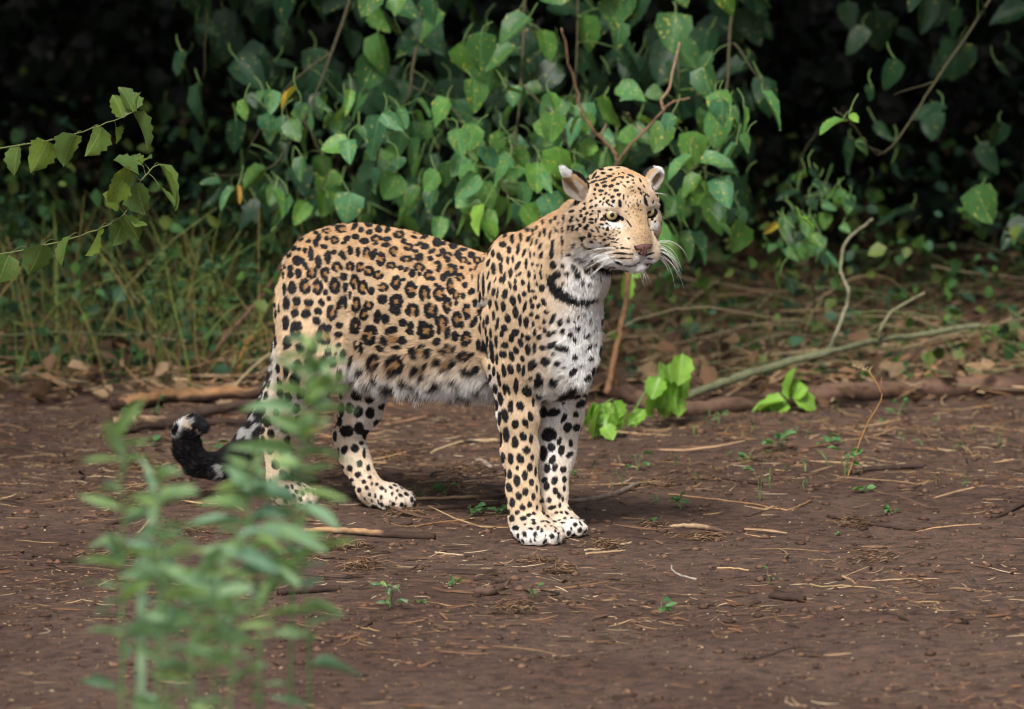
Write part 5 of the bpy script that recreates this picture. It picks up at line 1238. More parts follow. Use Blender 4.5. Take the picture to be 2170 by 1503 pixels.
clumps('fibre_clumps', [(765, 1205, 45, 1.2), (745, 1162, 34, .9), (700, 1155, 40, .7), (1135, 1192, 26, .7), (1190, 1214, 30, .8), (830, 968, 60, 1.2), (700, 990, 50, 1), (1095, 1292, 50, 1), (1500, 1142, 34, .7), (1290, 1160, 34, .9), (860, 1090, 40, .6), (300, 990, 70, 1.3), (330, 1060, 80, 1.4), (380, 1130, 80, 1), (270, 1180, 60, .8), (1400, 1030, 30, .8), (1810, 1110, 50, .8), (1380, 1115, 40, .4), (620, 1190, 50, .8), (1850, 1175, 60, .5), (1640, 960, 60, .6), (1480, 1010, 60, .6), (980, 1000, 60, .8), (940, 1040, 50, .7)], 110, (.010, .045), [(.32, .19, .11), (.38, .26, .16), (.22, .13, .075), (.12, .07, .045)], 4)
def tangle(n, seed, x0, x1, y0, y1):
    r = random.Random(seed); mb = MB()
    for _ in range(n):
        a = r.gauss(0, .35); l = r.uniform(.2, .9); x = r.uniform(x0, x1); y = r.uniform(y0, y1); z = float(gz(x, y)) + r.uniform(.0, .13); sl = r.gauss(0, .22); q = Vector((x, y, z)); d = Vector((math.cos(a), math.sin(a) * .6, sl)); k = Vector((0, 0, r.gauss(0, .06)))
        mb.col = shade(r.choice([(.30, .22, .12), (.16, .18, .08), (.22, .12, .06), (.38, .30, .18), (.10, .06, .04), (.20, .24, .10)]), r, .6, 1.2); w = r.uniform(.0012, .0035)
        p = [q - d * l * .5, q + k, q + d * l * .5]; 
        for t in p: t.z = max(t.z, float(gz(t.x, t.y)) + .003)
        mb.tube(smooth_path(p, 4, .003, r), [w, w, w * .9, w * .9, w * .8, w * .8, w * .7, w * .5, w * .3], 4, False)
    return tag(mb.build('dry_stem_tangle', M_stem), kind='stuff')
tangle(190, 3, .05, 2.2, 2.5, 4.6); tangle(90, 4, -2.2, -.4, 2.5, 4.2)
# ------------------------------------------------------------------ logs and big sticks
def stick(name, label, cat, pts, rad, col, mat=None, group=None, tops=None, twigs=(), n=8, wob=.10, seed=0, jit=.0015):
    """pts: world points; a tapering, knobbly rod lying or standing there; twigs become parts"""
    rnd = random.Random(seed + 5); root_loc = Vector(pts[0]); sp = smooth_path(pts, 7, jit, rnd); mb = MB(); mb.col = col; m = len(sp)
    if not hasattr(rad, '__len__'): rad = [rad, rad * .8]
    rr = [float(np.interp(i / (m - 1), np.linspace(0, 1, len(rad)), rad)) * (1 + rnd.uniform(-wob, wob)) for i in range(m)]; vw = .13 if rad[0] > .011 else .06
    mb.tube(off(sp, root_loc), rr, n, True, vw, rnd)
    if tops:                                  # where the bark is gone the pale wood shows
        for i, v in enumerate(mb.v):
            q = sp[i // n] - root_loc; f = (i // n) / (m - 1)
            if tops[1] <= f <= tops[2] and (v[2] - q.z) > -.1 * rr[min(i // n, m - 1)] and (tops[1] + .04 < f < tops[2] - .04 or rnd.random() < .5): mb.c[i] = shade(tops[0], rnd, .75, 1.15)
    if twigs:
        root = empty(name, root_loc); tag(root, label, cat, group); mb.build('main_stem', mat or M_wood, root)
        for tw in twigs:
            t = MB(); t.col = tw[2] if len(tw) > 2 else col; q = smooth_path(tw[0], 6, .001, rnd); t.tube(off(q, root_loc), [float(np.interp(i / (len(q) - 1), [0, 1], tw[1])) for i in range(len(q))], 6); t.build('twig', mat or M_wood, root)
        return root
    o = mb.build(name, mat or M_wood, None, True, root_loc); tag(o, label, cat, group); return o
BRN, ORG, GRY, GRN, DRK, TANW = (.10, .055, .035), (.42, .22, .10), (.22, .17, .13), (.15, .16, .09), (.05, .03, .022), (.36, .24, .14)
def gp(px, py, up=0.0): return Gz(px, py) + Vector((0, 0, up))
def rise(px, py, base_py):               # a point above the ground spot seen at base_py
    q = Gz(px, base_py); return P(px, py, q.y)
stick('fallen_log', 'thick fallen log with peeled orange top edge behind the leopard\'s tail', 'log', [gp(240, 872, .016), gp(300, 866, .018), gp(400, 856, .02), gp(600, 848, .018)], [.012, .019, .017, .016], (.055, .032, .022), M_bark, 'logs lying behind the tail', ((.30, .16, .075), .12, .88), seed=1, n=12, wob=.16, jit=.003)
stick('fallen_log', 'thinner dark log slanting just below the orange-topped log at the left', 'log', [gp(240, 905, .012), gp(370, 900, .014), gp(450, 885, .018), gp(570, 868, .02)], [.012, .016, .014, .012], (.085, .055, .042), M_bark, 'logs lying behind the tail', (TANW, .0, .25), seed=2)
stick('fallen_log', 'long brown log lying across the right side under the grey-green branch', 'log', [gp(1190, 815, .02), gp(1330, 850, .012), gp(1420, 880, .013), gp(1560, 872, .015), gp(1700, 858, .016), gp(1915, 842, .018), gp(2220, 832, .02)], [.020, .024, .026, .024, .026, .026, .026], (.085, .048, .034), M_bark, None, ((.17, .10, .07), .15, .95), seed=3, n=12, wob=.15, jit=.003)
stick('grey_green_branch', 'long bare grey-green branch rising to the right with two upright curved twigs', 'branch',
      [rise(1440, 845, 880), rise(1530, 812, 878), rise(1640, 776, 872), rise(1760, 745, 868), rise(1860, 722, 862), rise(1930, 712, 858), rise(2080, 690, 850)], [.009, .0115, .010, .009, .0085, .008, .007], GRN, M_wood, None, None,
      [([rise(1753, 748, 868), rise(1775, 700, 868), rise(1796, 640, 866), rise(1797, 612, 866), rise(1781, 568, 864), rise(1795, 512, 862), rise(1850, 464, 860)], [.0055, .0035], (.24, .23, .15)),
       ([rise(1862, 721, 862), rise(1868, 695, 862), rise(1885, 665, 860), rise(1915, 645, 860), rise(1960, 620, 860)], [.005, .0035], (.20, .20, .11))], seed=4)
stick('pale_stick', 'thin pale green stick lying level in the undergrowth right of the chest', 'stick', [P(1360, 652, 4.0), P(1500, 648, 3.9), P(1640, 644, 3.9), P(1760, 638, 3.9), P(1890, 628, 3.9)], .005, (.16, .19, .09), seed=5)
stick('leaning_stick', 'reddish brown stick leaning upright between the chest and the lime leaves', 'stick', [rise(1286, 835, 870), rise(1300, 770, 868), rise(1316, 690, 866), rise(1328, 625, 864), rise(1330, 570, 862)], [.0085, .0065], (.22, .12, .06), None, None, None, [([rise(1303, 790, 868), rise(1306, 830, 868)], [.004, .003])], seed=6)
stick('leaning_stick', 'long thin brown stick leaning diagonally left of the leopard\'s rump', 'stick', [rise(436, 770, 800), rise(480, 712, 800), rise(530, 655, 800), rise(592, 572, 800), rise(640, 500, 800)], [.006, .0045], (.17, .10, .06), seed=7)
stick('forked_branch', 'reddish brown forked branch rising in a V above the leopard\'s head', 'branch', [P(1306, 420, 2.0), P(1307, 352, 1.95), P(1298, 318, 1.95), P(1262, 282, 1.95), P(1236, 244, 1.95), P(1220, 190, 1.95), P(1190, 60, 1.9)], [.005, .0046, .004, .003], (.17, .10, .06), None, None, None,
      [([P(1305, 352, 1.95), P(1335, 308, 1.93), P(1372, 272, 1.93), P(1400, 240, 1.92), P(1422, 218, 1.92), P(1462, 208, 1.92)], [.0044, .0026], (.20, .12, .075)), ([P(1407, 232, 1.92), P(1402, 212, 1.92), P(1418, 185, 1.92), P(1440, 90, 1.95)], [.004, .003], (.30, .2, .13)), ([P(1365, 280, 1.93), P(1345, 262, 1.95), P(1330, 240, 1.85)], [.003, .002], (.25, .17, .1)), ([P(1272, 290, 1.95), P(1285, 262, 1.95)], [.003, .002], (.25, .17, .1))], seed=8)
stick('dead_stem', 'ochre bent dead stem in the shade left of the leopard\'s thigh', 'stem', [rise(505, 790, 800), rise(512, 750, 800), rise(530, 720, 800), rise(575, 700, 800)], [.0035, .002], (.35, .20, .05), seed=9)
stick('fallen_stick', 'dark crooked stick between the two logs and the tail tip', 'stick', [gp(255, 925, .01), gp(340, 912, .012), gp(430, 905, .012), gp(545, 905, .01)], [.007, .009, .008], DRK, M_bark, 'logs lying behind the tail', seed=12)
stick('fallen_stick', 'thin brown stick below the tail tip at the left edge of the soil', 'stick', [gp(250, 945, .006), gp(330, 936, .007), gp(400, 940, .006)], [.005, .006], BRN, M_bark, 'logs lying behind the tail', seed=13)
SB = 'sticks lying on the soil'
for i, (nm, lb, pts, rd, cl, tp) in enumerate([
    ('ground_stick', 'brown stick lying behind the front paws, upper of two side by side', [(862, 1062), (960, 1060), (1080, 1054)], [.005, .006], BRN, (TANW, .1, .7)),
    ('ground_stick', 'darker thick stick lying behind the front paws, lower of two side by side', [(880, 1084), (980, 1078), (1085, 1070)], [.0065, .006], (.08, .045, .032), None),
    ('ground_stick', 'grey-brown curved stick running right from behind the front paws', [(1170, 1066), (1235, 1064), (1300, 1052), (1352, 1030)], [.0055, .0065], GRY, None),
    ('broken_branch', 'broken branch piece with orange bare wood lying left of the front paws', [(640, 1134), (720, 1132), (800, 1138), (922, 1144)], [.0085, .009, .008], DRK, ((.38, .23, .12), .0, .75)),
    ('ground_stick', 'pale curved stick lying behind the near front leg', [(914, 962), (960, 944), (1010, 938), (1056, 938)], [.003, .0055], (.42, .31, .18), None),
    ('wood_piece', 'short weathered wood piece lying on bare soil right of the paws', [(1408, 1121), (1450, 1119), (1500, 1124), (1550, 1134)], [.003, .0075, .004], (.12, .075, .05), ((.40, .28, .17), .1, .7)),
    ('wood_splinter', 'upper pale splinter of the pair just right of the front paws', [(1238, 1168), (1290, 1163), (1338, 1152)], [.0025, .003], (.48, .36, .22), None),
    ('wood_splinter', 'lower pale splinter of the pair just right of the front paws', [(1240, 1176), (1300, 1171), (1325, 1168)], [.003, .002], (.42, .29, .16), None),
    ('curved_twig', 'grey hooked twig lying on the smooth soil at lower right', [(1424, 1200), (1425, 1210), (1440, 1221), (1476, 1230)], [.002, .0028], (.36, .31, .27), None),
    ('ground_twig', 'thin tan twig lying level near the lower right edge of bare soil', [(1718, 1240), (1740, 1245), (1790, 1243), (1856, 1249)], [.0022, .0018], (.36, .25, .13), None),
    ('ground_twig', 'short tan twig just above the long thin twig at lower right', [(1786, 1224), (1800, 1230), (1816, 1240)], [.0028, .0022], (.36, .22, .12), None),
    ('dark_wood_chunk', 'small dark rotten wood chunk at the lower right', [(1634, 1268), (1660, 1272), (1704, 1277)], [.007, .0085], DRK, None),
    ('straw_stalk', 'short ragged straw stalk above the dark wood chunk', [(1520, 1205), (1550, 1206), (1586, 1210)], [.0022, .002], (.45, .30, .15), None),
    ('bark_slab', 'dark flat bark slab at lower left beside the weeds', [(590, 1262), (640, 1258), (722, 1252)], [.009, .007], DRK, None),
    ('wood_stump', 'small dark stump of wood behind the blurred weeds at lower left', [(520, 1252), (545, 1252), (572, 1254)], [.012, .016], (.06, .035, .028), None),
    ('long_twig', 'long thin tan twig winding over the soil at right', [(1414, 1048), (1500, 1058), (1580, 1068), (1660, 1082), (1690, 1076), (1718, 1062)], [.0016, .0024], (.38, .22, .11), None),
    ('dark_stick', 'dark straight stick lying in the middle right among straws', [(1435, 1002), (1500, 1012), (1570, 1022), (1612, 1030)], [.003, .006], DRK, None),
    ('dark_stick', 'knobbly dark twig near the right edge of the soil', [(1755, 1096), (1800, 1108), (1860, 1116), (1925, 1124), (1980, 1120)], [.004, .003], DRK, None),
    ('dark_stick', 'faint dark stick lying level at the far right behind the dry grass', [(1830, 1000), (1880, 996), (1960, 992)], [.006, .006], (.07, .045, .035), None),
    ('wood_piece', 'pale angular wood chip behind the near front leg', [(1002, 985), (1018, 980), (1040, 996)], [.004, .007], (.33, .25, .20), None),
    ('pale_straw', 'straight pale straw lying in front of the leopard', [(922, 1172), (960, 1176), (1004, 1180)], [.0018, .0014], (.55, .43, .28), None),
    ('dark_stick', 'bent dark twig poking up at the bottom centre of the soil', [(840, 1214), (870, 1208), (888, 1196)], [.002, .0015], DRK, None),
    ('root_stub', 'brown root stub lying at the bottom centre with an upturned end', [(1010, 1262), (1040, 1262), (1066, 1250), (1084, 1226)], [.011, .008, .002], (.10, .06, .045), None),
    ('ground_stick', 'thin brown stick lying in front of the hind paw', [(880, 1118), (940, 1108), (1004, 1102)], [.0022, .0022], (.30, .17, .08), None)]):
    wp = [gp(x, y, float(np.interp(k / (len(pts) - 1), np.linspace(0, 1, len(rd)), rd)) * .75) for k, (x, y) in enumerate(pts)]
    if nm == 'root_stub': wp[-1] = P(1084, 1226, wp[-2].y) 
    if lb.startswith('bent dark'): wp[-1] = P(888, 1196, wp[-2].y)
    stick(nm, lb, 'wood' if 'wood' in nm or 'slab' in nm or 'stump' in nm else 'straw' if 'straw' in nm else 'stick', wp, rd, cl, M_bark if cl in (DRK, BRN) else M_wood, SB, tp, seed=20 + i, n=7, wob=.07, jit=.0006)
# ------------------------------------------------------------------ lime leaves on the ground line
def plant(name, label, cat, base, stems_, leaves, kind, scol=(.16, .28, .07), srad=.0028, seed=0, group=None, face=.6):
    rnd = random.Random(seed); root = empty(name, base); tag(root, label, cat, group); mb = MB(); mb.col = scol; paths = []
    for s in stems_:
        sp = smooth_path(s, 6, .001, rnd); paths.append(sp); st = MB(); st.col = scol
        st.tube(off(sp, base), [srad * (1 - .6 * i / (len(sp) - 1)) for i in range(len(sp))], 6); st.build('stem', M_stem, root)
    for (a, b_, w) in leaves:
        d, q = nearest_on(paths, a)
        if d > .006: mb.tube(off(smooth_path([q, (q + a) / 2 + Vector((0, 0, d * .12)), a], 3, 0, rnd), base), srad * .45, 4, False)
        put_leaf(root, a, b_, w, kind, rnd, face)
    if mb.v: mb.build('leaf_stalks', M_stem, root)['kind'] = 'stuff'
    return root
def pl(lst, Y, jy=.04, seed=0, wf=1.0):
    r = random.Random(seed); o = []
    for bx, by, tx, ty, w in lst:
        y = Y + r.uniform(-jy, jy); o.append((P(bx, by, y), P(tx, ty, y + r.uniform(-jy, jy) * .6), w * wf * (y - CAMY) / 14000))
    return o
g1 = Gz(1262, 930)
plant('lime_seedling', 'lime green wilting leaves on the ground beside the far front leg', 'plant', g1, [[g1, P(1268, 870, g1.y), P(1300, 845, g1.y)]], pl([(1272, 858, 1252, 925, 46), (1292, 852, 1288, 912, 48), (1300, 850, 1318, 890, 34), (1262, 868, 1240, 905, 34), (1280, 900, 1300, 930, 26), (1268, 880, 1275, 928, 34), (1284, 862, 1266, 900, 36), (1296, 876, 1312, 915, 30), (1256, 856, 1244, 880, 26)], g1.y, seed=1, wf=1.35), 'lime', seed=31, group='lime green low plants')
g2 = Gz(1330, 905)
plant('lime_seedling', 'tall lime green plant of broad hanging leaves right of the leaning stick', 'plant', g2, [[g2, P(1350, 860, g2.y), P(1390, 800, g2.y), P(1448, 750, g2.y)], [g2, P(1375, 870, g2.y), P(1410, 860, g2.y)]],
      pl([(1398, 768, 1394, 850, 50), (1446, 750, 1438, 818, 40), (1425, 790, 1402, 882, 62), (1440, 800, 1436, 880, 44), (1385, 820, 1378, 888, 42), (1368, 868, 1334, 896, 30), (1415, 772, 1425, 812, 34), (1432, 775, 1446, 840, 38), (1408, 840, 1418, 888, 40), (1390, 848, 1366, 880, 34), (1398, 800, 1380, 845, 38), (1428, 842, 1440, 885, 36), (1350, 880, 1330, 905, 26)], g2.y, seed=2, wf=1.25), 'lime', seed=32, group='lime green low plants')
g3 = Gz(1668, 872)
plant('lime_seedling', 'lime green spreading plant with one upright leaf in front of the long brown log', 'plant', g3, [[g3, P(1668, 850, g3.y), P(1674, 842, g3.y)]],
      pl([(1672, 846, 1672, 776, 46), (1664, 850, 1592, 868, 34), (1668, 852, 1632, 872, 36), (1682, 846, 1736, 858, 44), (1680, 840, 1712, 822, 34), (1690, 850, 1722, 866, 24), (1676, 842, 1690, 790, 34), (1660, 856, 1612, 862, 30), (1650, 862, 1600, 872, 24), (1700, 840, 1728, 838, 30)], g3.y, seed=3, wf=1.3), 'lime', seed=33, group='lime green low plants')
g4 = P(1328, 575, 2.4)
plant('hanging_leaf', 'single long lime leaf hanging below the leopard\'s chin', 'leaf', g4, [[P(1326, 560, 2.4), g4]], pl([(1327, 575, 1326, 645, 30), (1345, 560, 1352, 590, 36)], 2.4, seed=4), 'lime', seed=34)
# ------------------------------------------------------------------ vine with eaten leaves, near, at the left edge
vb = P(120, 520, .15)
VL = [(282, 236, 258, 180, 44), (282, 238, 322, 308, 30), (246, 270, 256, 306, 24), (240, 340, 298, 362, 46), (300, 350, 270, 330, 34), (338, 348, 384, 440, 26), (338, 396, 374, 440, 22), (290, 388, 300, 456, 56), (262, 380, 236, 430, 50), (262, 460, 296, 506, 30),
      (262, 462, 248, 520, 44), (318, 440, 276, 482, 44), (300, 345, 318, 330, 26), (210, 485, 190, 545, 44), (150, 500, 120, 560, 46), (215, 270, 190, 330, 42), (160, 285, 130, 345, 46), (262, 250, 240, 200, 34), (90, 520, 60, 580, 46), (100, 300, 70, 360, 46), (40, 310, 20, 370, 46), (250, 440, 222, 410, 40), (268, 400, 256, 350, 40), (285, 480, 310, 470, 30), (290, 236, 288, 196, 36), (20, 540, 0, 600, 46)]
plant('climbing_vine', 'vine with toothed, insect-eaten leaves hanging close at the left edge', 'vine', vb, [[P(-120, 560, .3), P(100, 520, .2), P(220, 480, .15), P(270, 446, .15), P(298, 384, .15)], [P(298, 384, .15), P(322, 358, .15), P(338, 348, .15)], [P(-120, 330, .3), P(90, 300, .2), P(210, 268, .15), P(284, 236, .15)]],
      [(a, b_, w) for (a, b_, w) in pl(VL, .15, .06, 5, 1.35)], 'serr', (.14, .17, .06), .0020, 35, None, .35)
# ------------------------------------------------------------------ dry grass stalk with a seed head
gs = Gz(1796, 1012)
root = empty('dry_grass_stalk', gs); tag(root, 'tall orange dry grass stalk with a bent seed head at the right', 'grass stalk')
mb = MB(); mb.col = (.46, .24, .09); Y_ = gs.y
mb.tube(off(smooth_path([gs, P(1812, 965, Y_), P(1835, 905, Y_), P(1866, 850, Y_), P(1868, 838, Y_)], 6, .0004), gs), [.0022, .0012], 5) if False else None
sp = smooth_path([gs, P(1812, 965, Y_), P(1835, 905, Y_), P(1866, 850, Y_), P(1869, 834, Y_)], 6, .0004)
mb.tube(off(sp, gs), [.0020 - .0008 * i / len(sp) for i in range(len(sp))], 5); sp = smooth_path([P(1868, 836, Y_), P(1858, 812, Y_), P(1840, 786, Y_)], 5, 0)
mb.tube(off(sp, gs), [.0010 + .0016 * i / len(sp) for i in range(len(sp))], 5); mb.tube(off([P(1867, 834, Y_), P(1868, 800, Y_)], gs), [.0014, .0005], 5); mb.tube(off([P(1850, 880, Y_), P(1843, 868, Y_)], gs), [.0012, .0006], 5)
mb.build('stalk', M_straw, root); mb = MB(); mb.col = (.62, .46, .26); r_ = random.Random(3)
for i in range(60):
    t = r_.random(); c0 = P(1842 - 36 * t, 788 - 14 * t, Y_); mb.tube(off([c0, c0 + Vector((r_.uniform(-.008, .008), r_.uniform(-.006, .006), r_.uniform(-.004, .012)))], gs), [.0007, .0003], 3, False)
mb.build('seed_head', M_straw, root)
# ------------------------------------------------------------------ small weeds on the soil
def sprout(label, px, py, size, n, kind='weed', seed=0, lanky=.35, wide=.34):
    b_ = Gz(px, py); rnd = random.Random(seed); s = (b_.y - CAMY) / 14000 * size; st = []; lv = []
    for i in range(n):
        a = rnd.uniform(0, 2 * math.pi); h = rnd.uniform(.1, lanky + .2) * s; q = b_ + Vector((math.cos(a) * s * .25, math.sin(a) * s * .25, h)); st.append([b_, b_ + (q - b_) * .5 + Vector((0, 0, h * .2)), q])
        for k in range(2):
            a2 = a + rnd.uniform(-.9, .9); e = q + Vector((math.cos(a2), math.sin(a2), rnd.uniform(-.25, .55))) * s * rnd.uniform(.28, .5); lv.append((q, e, (e - q).length * wide * rnd.uniform(.8, 1.6)))
    return plant('sprout', label, 'weed', b_, st, lv, kind, (.12, .16, .06), .0013, seed, 'small weeds sprouting from the soil', .3)
for i, (lb, x, y, s, n, kd, ln_, wd) in enumerate([
    ('leafy green weed patch at the middle right between the long twig and straws', 1442, 1078, 46, 6, 'weed', .3, .5), ('small pale weed right of the dark sticks behind the paws', 1390, 1068, 26, 3, 'weed', .3, .5),
    ('upright weed with a brown stem right of the far front leg', 1350, 998, 50, 4, 'weed', 1.0, .4), ('thin upright weed just left of the brown-stemmed weed', 1318, 1030, 44, 3, 'weed', 1.2, .3),
    ('round-leaved weed clump nearest the dry grass, lower one', 1588, 978, 40, 4, 'weed', .2, .8), ('spreading pale leaved weed left of the far right clump', 1650, 955, 60, 6, 'weed', .5, .5),
    ('weed with two broad pale leaves at the right, above the tuft', 1755, 948, 44, 4, 'weed', .4, .6), ('weed tuft at the foot of the dry grass stalk', 1790, 1010, 64, 7, 'weed', .8, .3),
    ('flat round leaf weed right of the dry grass foot', 1828, 1042, 40, 3, 'weed', .1, .9), ('fan of narrow green blades at the bottom left of centre', 826, 1290, 74, 7, 'sage', .6, .2),
    ('small two-leaved seedling right of the narrow fan', 886, 1278, 30, 3, 'weed', .2, .6), ('greyish low weed sprig at the bottom centre', 960, 1242, 40, 4, 'weed', .15, .4),
    ('tiny green shoot on a dry stem at bottom centre right', 1132, 1268, 46, 3, 'weed', .7, .3), ('low bluish weed spray behind the near front paw', 1000, 1092, 56, 6, 'weed', .2, .4),
    ('low weed against the back of the near front paw', 1055, 1090, 44, 4, 'weed', .35, .5), ('pale weed behind the far hind paw', 945, 1050, 46, 4, 'weed', .3, .5), ('tiny weed at the toes of the hind paw', 884, 1052, 30, 3, 'weed', .4, .5),
    ('lone thin seedling on the bare soil at lower right', 1632, 1240, 34, 2, 'weed', 1.0, .4), ('weed patch at the bottom edge of the soil, right of centre', 1400, 1296, 54, 5, 'weed', .3, .4), ('green sprig under the leaf curtain of the far right', 1872, 902, 26, 3, 'weed', .6, .4),
    ('short weed in front of the lime seedlings', 1524, 898, 40, 4, 'weed', .5, .4), ('low weeds left of the lime seedling by the front leg', 1216, 1012, 34, 3, 'weed', .5, .5), ('weed below the tail curl on the left', 320, 950, 44, 3, 'weed', .4, .5),
    ('yellowish weed leaf under the curled tail', 448, 962, 60, 3, 'weed', .3, .5), ('small green leaf on the soil between twigs at the far right', 1780, 1134, 24, 2, 'weed', .1, .6), ('small weed on the litter left of the tail tip', 285, 905, 50, 4, 'weed', .6, .4), ('weed between the two logs at the left edge', 330, 880, 44, 4, 'weed', .7, .4), ('bright little weed below the dark log at the left', 410, 915, 40, 4, 'weed', .4, .5),
    ('weed at the far left on the reddish litter', 262, 985, 46, 4, 'weed', .5, .4), ('weed at the far right edge beneath the long log', 1905, 880, 44, 4, 'weed', .6, .4), ('pair of tiny weeds left of the long twig at right', 1386, 1105, 26, 3, 'weed', .3, .5), ('weed beside the knobbly dark twig at the right edge', 1890, 1090, 40, 4, 'weed', .5, .4),
    ('brown-stemmed bare weed right of centre', 1612, 1062, 60, 2, 'weed', 1.6, .2)]):
    sprout(lb, x, y, s, n, kd, 60 + i, ln_, wd)
# tall herbs in the shade at the left
def herb(label, pts, Y, seed, n=16, cols=(.08, .14, .05)):
    b_ = P(pts[0][0], pts[0][1], Y); b_.z = float(gz(b_.x, b_.y)); w = [b_] + [P(x, y, Y) for x, y in pts[1:]]; rnd = random.Random(seed); root = empty('tall_herb', b_); tag(root, label, 'herb', 'tall herbs in the shade at the left')
    sp = smooth_path(w, 6, .002, rnd); mb = MB(); mb.col = cols; mb.tube(off(sp, b_), [.0042 - .0022 * i / len(sp) for i in range(len(sp))], 5); mb.build('stem', M_stem, root)
    for i in range(n):
        q = sp[int(len(sp) * (.25 + .74 * rnd.random() ** .7))]; a = rnd.uniform(0, 6.28); e = q + Vector((math.cos(a), math.sin(a) * .7, rnd.uniform(-.3, .6))) * rnd.uniform(.016, .034); put_leaf(root, q, e, .012, 'weed', rnd)
for i, (lb, pts) in enumerate([('tall herb with leaf clusters nearest the left edge of the shade', [(255, 900), (275, 790), (300, 690), (318, 590), (312, 545)]), ('pale stemmed herb leaning right beneath the vine leaves', [(262, 800), (285, 700), (325, 600), (345, 548)]),
                               ('upright green herb left of the diagonal stick', [(370, 790), (385, 700), (402, 620), (406, 520)]), ('leaning dry-yellow herb in front of the diagonal stick', [(350, 770), (395, 700), (438, 620), (455, 560)]), ('short herb close to the leopard\'s thigh', [(500, 780), (492, 700), (488, 630)]),
                               ('thin herb between the diagonal stick and the rump', [(545, 740), (538, 640), (528, 560), (560, 500)])]):
    herb(lb, pts, 3.0 + .25 * (i % 3), 80 + i)
# ------------------------------------------------------------------ blurred weeds close to the camera
def weed(label, stem, leaves, Y, seed, extra=0, kind='sage'):
    rnd = random.Random(seed); b_ = P(stem[0][0], stem[0][1], Y); b_.z = float(gz(b_.x, b_.y)) - .01
    sp = [b_] + [P(x, y, Y + rnd.uniform(-.02, .02)) for x, y in stem[1:]]; lv = []
    for bx, by, tx, ty, w in leaves:
        y = Y + rnd.uniform(-.05, .05); lv.append((P(bx, by, y), P(tx, ty, y + rnd.uniform(-.06, .06)), w * .92 * (Y - CAMY) / 14000))
    path = smooth_path(sp, 8, 0, rnd); k = (Y - CAMY) / 14000
    for i in range(extra):
        q = path[int(len(path) * (.04 + .94 * i / max(extra, 1)))]; a = i * 2.4 + rnd.uniform(-.4, .4); L = rnd.uniform(80, 150) * k * (.6 + .5 * (1 - i / extra)); e = q + Vector((math.cos(a) * L, math.sin(a) * L * .7, rnd.uniform(.0, .45) * L)); lv.append((q, e, L * rnd.uniform(.13, .19)))
    return plant('leafy_weed', label, 'weed', b_, [sp], lv, kind, (.13, .22, .08), .0034, seed, 'blurred weeds in the foreground', .5)
FY = -4.1
weed('tallest blurred foreground weed, its tip reaching the leopard\'s thigh', [(610, 1620), (618, 1300), (628, 1100), (640, 900), (652, 770), (655, 715)],
     [(650, 775, 655, 700, 30), (642, 805, 583, 742, 30), (648, 800, 735, 758, 34), (650, 830, 745, 822, 32), (634, 872, 512, 858, 42), (648, 885, 742, 846, 42), (652, 740, 640, 700, 24), (654, 750, 672, 712, 22), (650, 790, 610, 770, 26), (652, 800, 690, 780, 28), (648, 840, 600, 815, 30), (646, 850, 700, 850, 32), (640, 915, 680, 880, 34), (640, 935, 590, 905, 34), (636, 970, 700, 950, 34), (636, 985, 580, 990, 34), (634, 1020, 590, 1000, 34), (632, 1035, 670, 1000, 34), (636, 905, 575, 880, 34), (640, 960, 478, 948, 34), (646, 952, 762, 980, 38), (640, 930, 690, 900, 30), (636, 990, 560, 960, 34), (636, 1010, 705, 985, 36),
      (630, 1040, 716, 1062, 34), (628, 1060, 560, 1030, 34), (626, 1080, 720, 1105, 38), (624, 1100, 520, 1080, 40), (640, 1010, 600, 950, 34), (652, 760, 700, 790, 26), (650, 860, 690, 820, 30)], FY, 41, 30)
weed('blurred weed in the left foreground with leaves spread toward the left', [(560, 1640), (548, 1350), (535, 1180), (525, 1040), (540, 990)],
     [(535, 1110, 338, 1112, 46), (530, 1070, 420, 1060, 38), (540, 1130, 690, 1148, 40), (530, 1040, 480, 990, 34), (545, 1200, 640, 1230, 36), (530, 1180, 420, 1160, 40), (540, 1000, 545, 935, 30), (535, 1050, 600, 1000, 34), (528, 1140, 440, 1200, 38), (550, 1290, 620, 1180, 34)], FY - .1, 42, 34)
weed('low blurred weed at the bottom left with dark leaves', [(400, 1680), (405, 1440), (415, 1300), (430, 1200)], [(418, 1260, 520, 1290, 44), (420, 1250, 330, 1180, 40), (425, 1220, 470, 1150, 36), (410, 1320, 300, 1300, 40), (415, 1300, 470, 1250, 36), (405, 1380, 500, 1400, 40)], FY - .25, 43, 38)
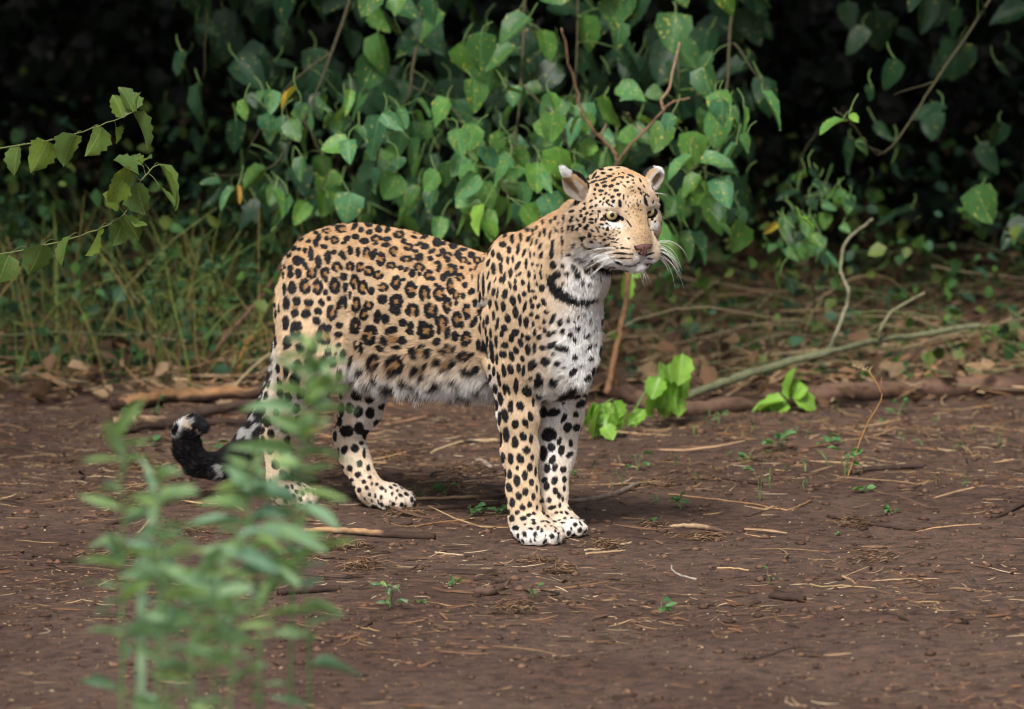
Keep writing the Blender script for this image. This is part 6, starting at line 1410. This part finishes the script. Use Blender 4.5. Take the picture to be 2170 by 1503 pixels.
weed('blurred weed with bright yellow-green top leaves below the tail', [(330, 1650), (335, 1350), (340, 1150), (338, 1020)], [(338, 1020, 332, 975, 24), (338, 1022, 372, 985, 30), (336, 1060, 405, 1025, 30), (336, 1080, 270, 1040, 30)], FY - .2, 44, 28)
weed('blurred weed rising along the left edge of the soil', [(255, 1680), (258, 1400), (262, 1150), (256, 900)], [(258, 930, 292, 845, 34), (258, 960, 215, 880, 34), (262, 1000, 250, 930, 30), (260, 1200, 230, 1120, 34), (260, 1280, 320, 1230, 36)], FY - .15, 45, 34)
weed('blurred weed in front of the lower stem of the tallest foreground weed', [(480, 1700), (490, 1450), (500, 1280), (505, 1120)], [(505, 1140, 590, 1110, 38), (500, 1180, 590, 1200, 36), (498, 1250, 400, 1230, 36)], FY - .3, 47, 26)
weed('blurred weed standing right of the tallest foreground weed\'s foot', [(660, 1700), (655, 1450), (650, 1300), (640, 1180)], [(642, 1190, 600, 1150, 34), (648, 1240, 560, 1230, 34)], FY + .2, 48, 14)
weed('blurred bushy weed filling the bottom left corner, nearest the camera', [(360, 1760), (352, 1500), (345, 1300), (352, 1160)], [(350, 1180, 430, 1150, 34), (350, 1220, 270, 1190, 36), (348, 1260, 440, 1250, 36)], FY - .6, 49, 36)
weed('blurred low weed between the bushy corner weed and the tallest weed', [(450, 1760), (455, 1500), (462, 1330), (458, 1240)], [(458, 1260, 540, 1240, 34), (458, 1290, 380, 1270, 34)], FY - .5, 50, 30)
gb_ = P(300, 1600, FY - .1); gb_.z = 0
root = empty('grass_blade', gb_); tag(root, 'pale blurred arching grass blade in the left foreground', 'grass blade')
mb = MB(); mb.col = (.34, .50, .30); sp = smooth_path([gb_, P(298, 1400, FY - .1), P(305, 1200, FY - .1), P(325, 1080, FY - .1), P(316, 1000, FY - .1), P(282, 958, FY - .1)], 6, 0)
mb.strip(off(sp, gb_), [.0065 * math.sin(math.pi * min(.98, .25 + .75 * i / len(sp))) + .001 for i in range(len(sp))], Vector((1, .25, 0)).normalized(), .4); mb.build('blade', M_stem, root)
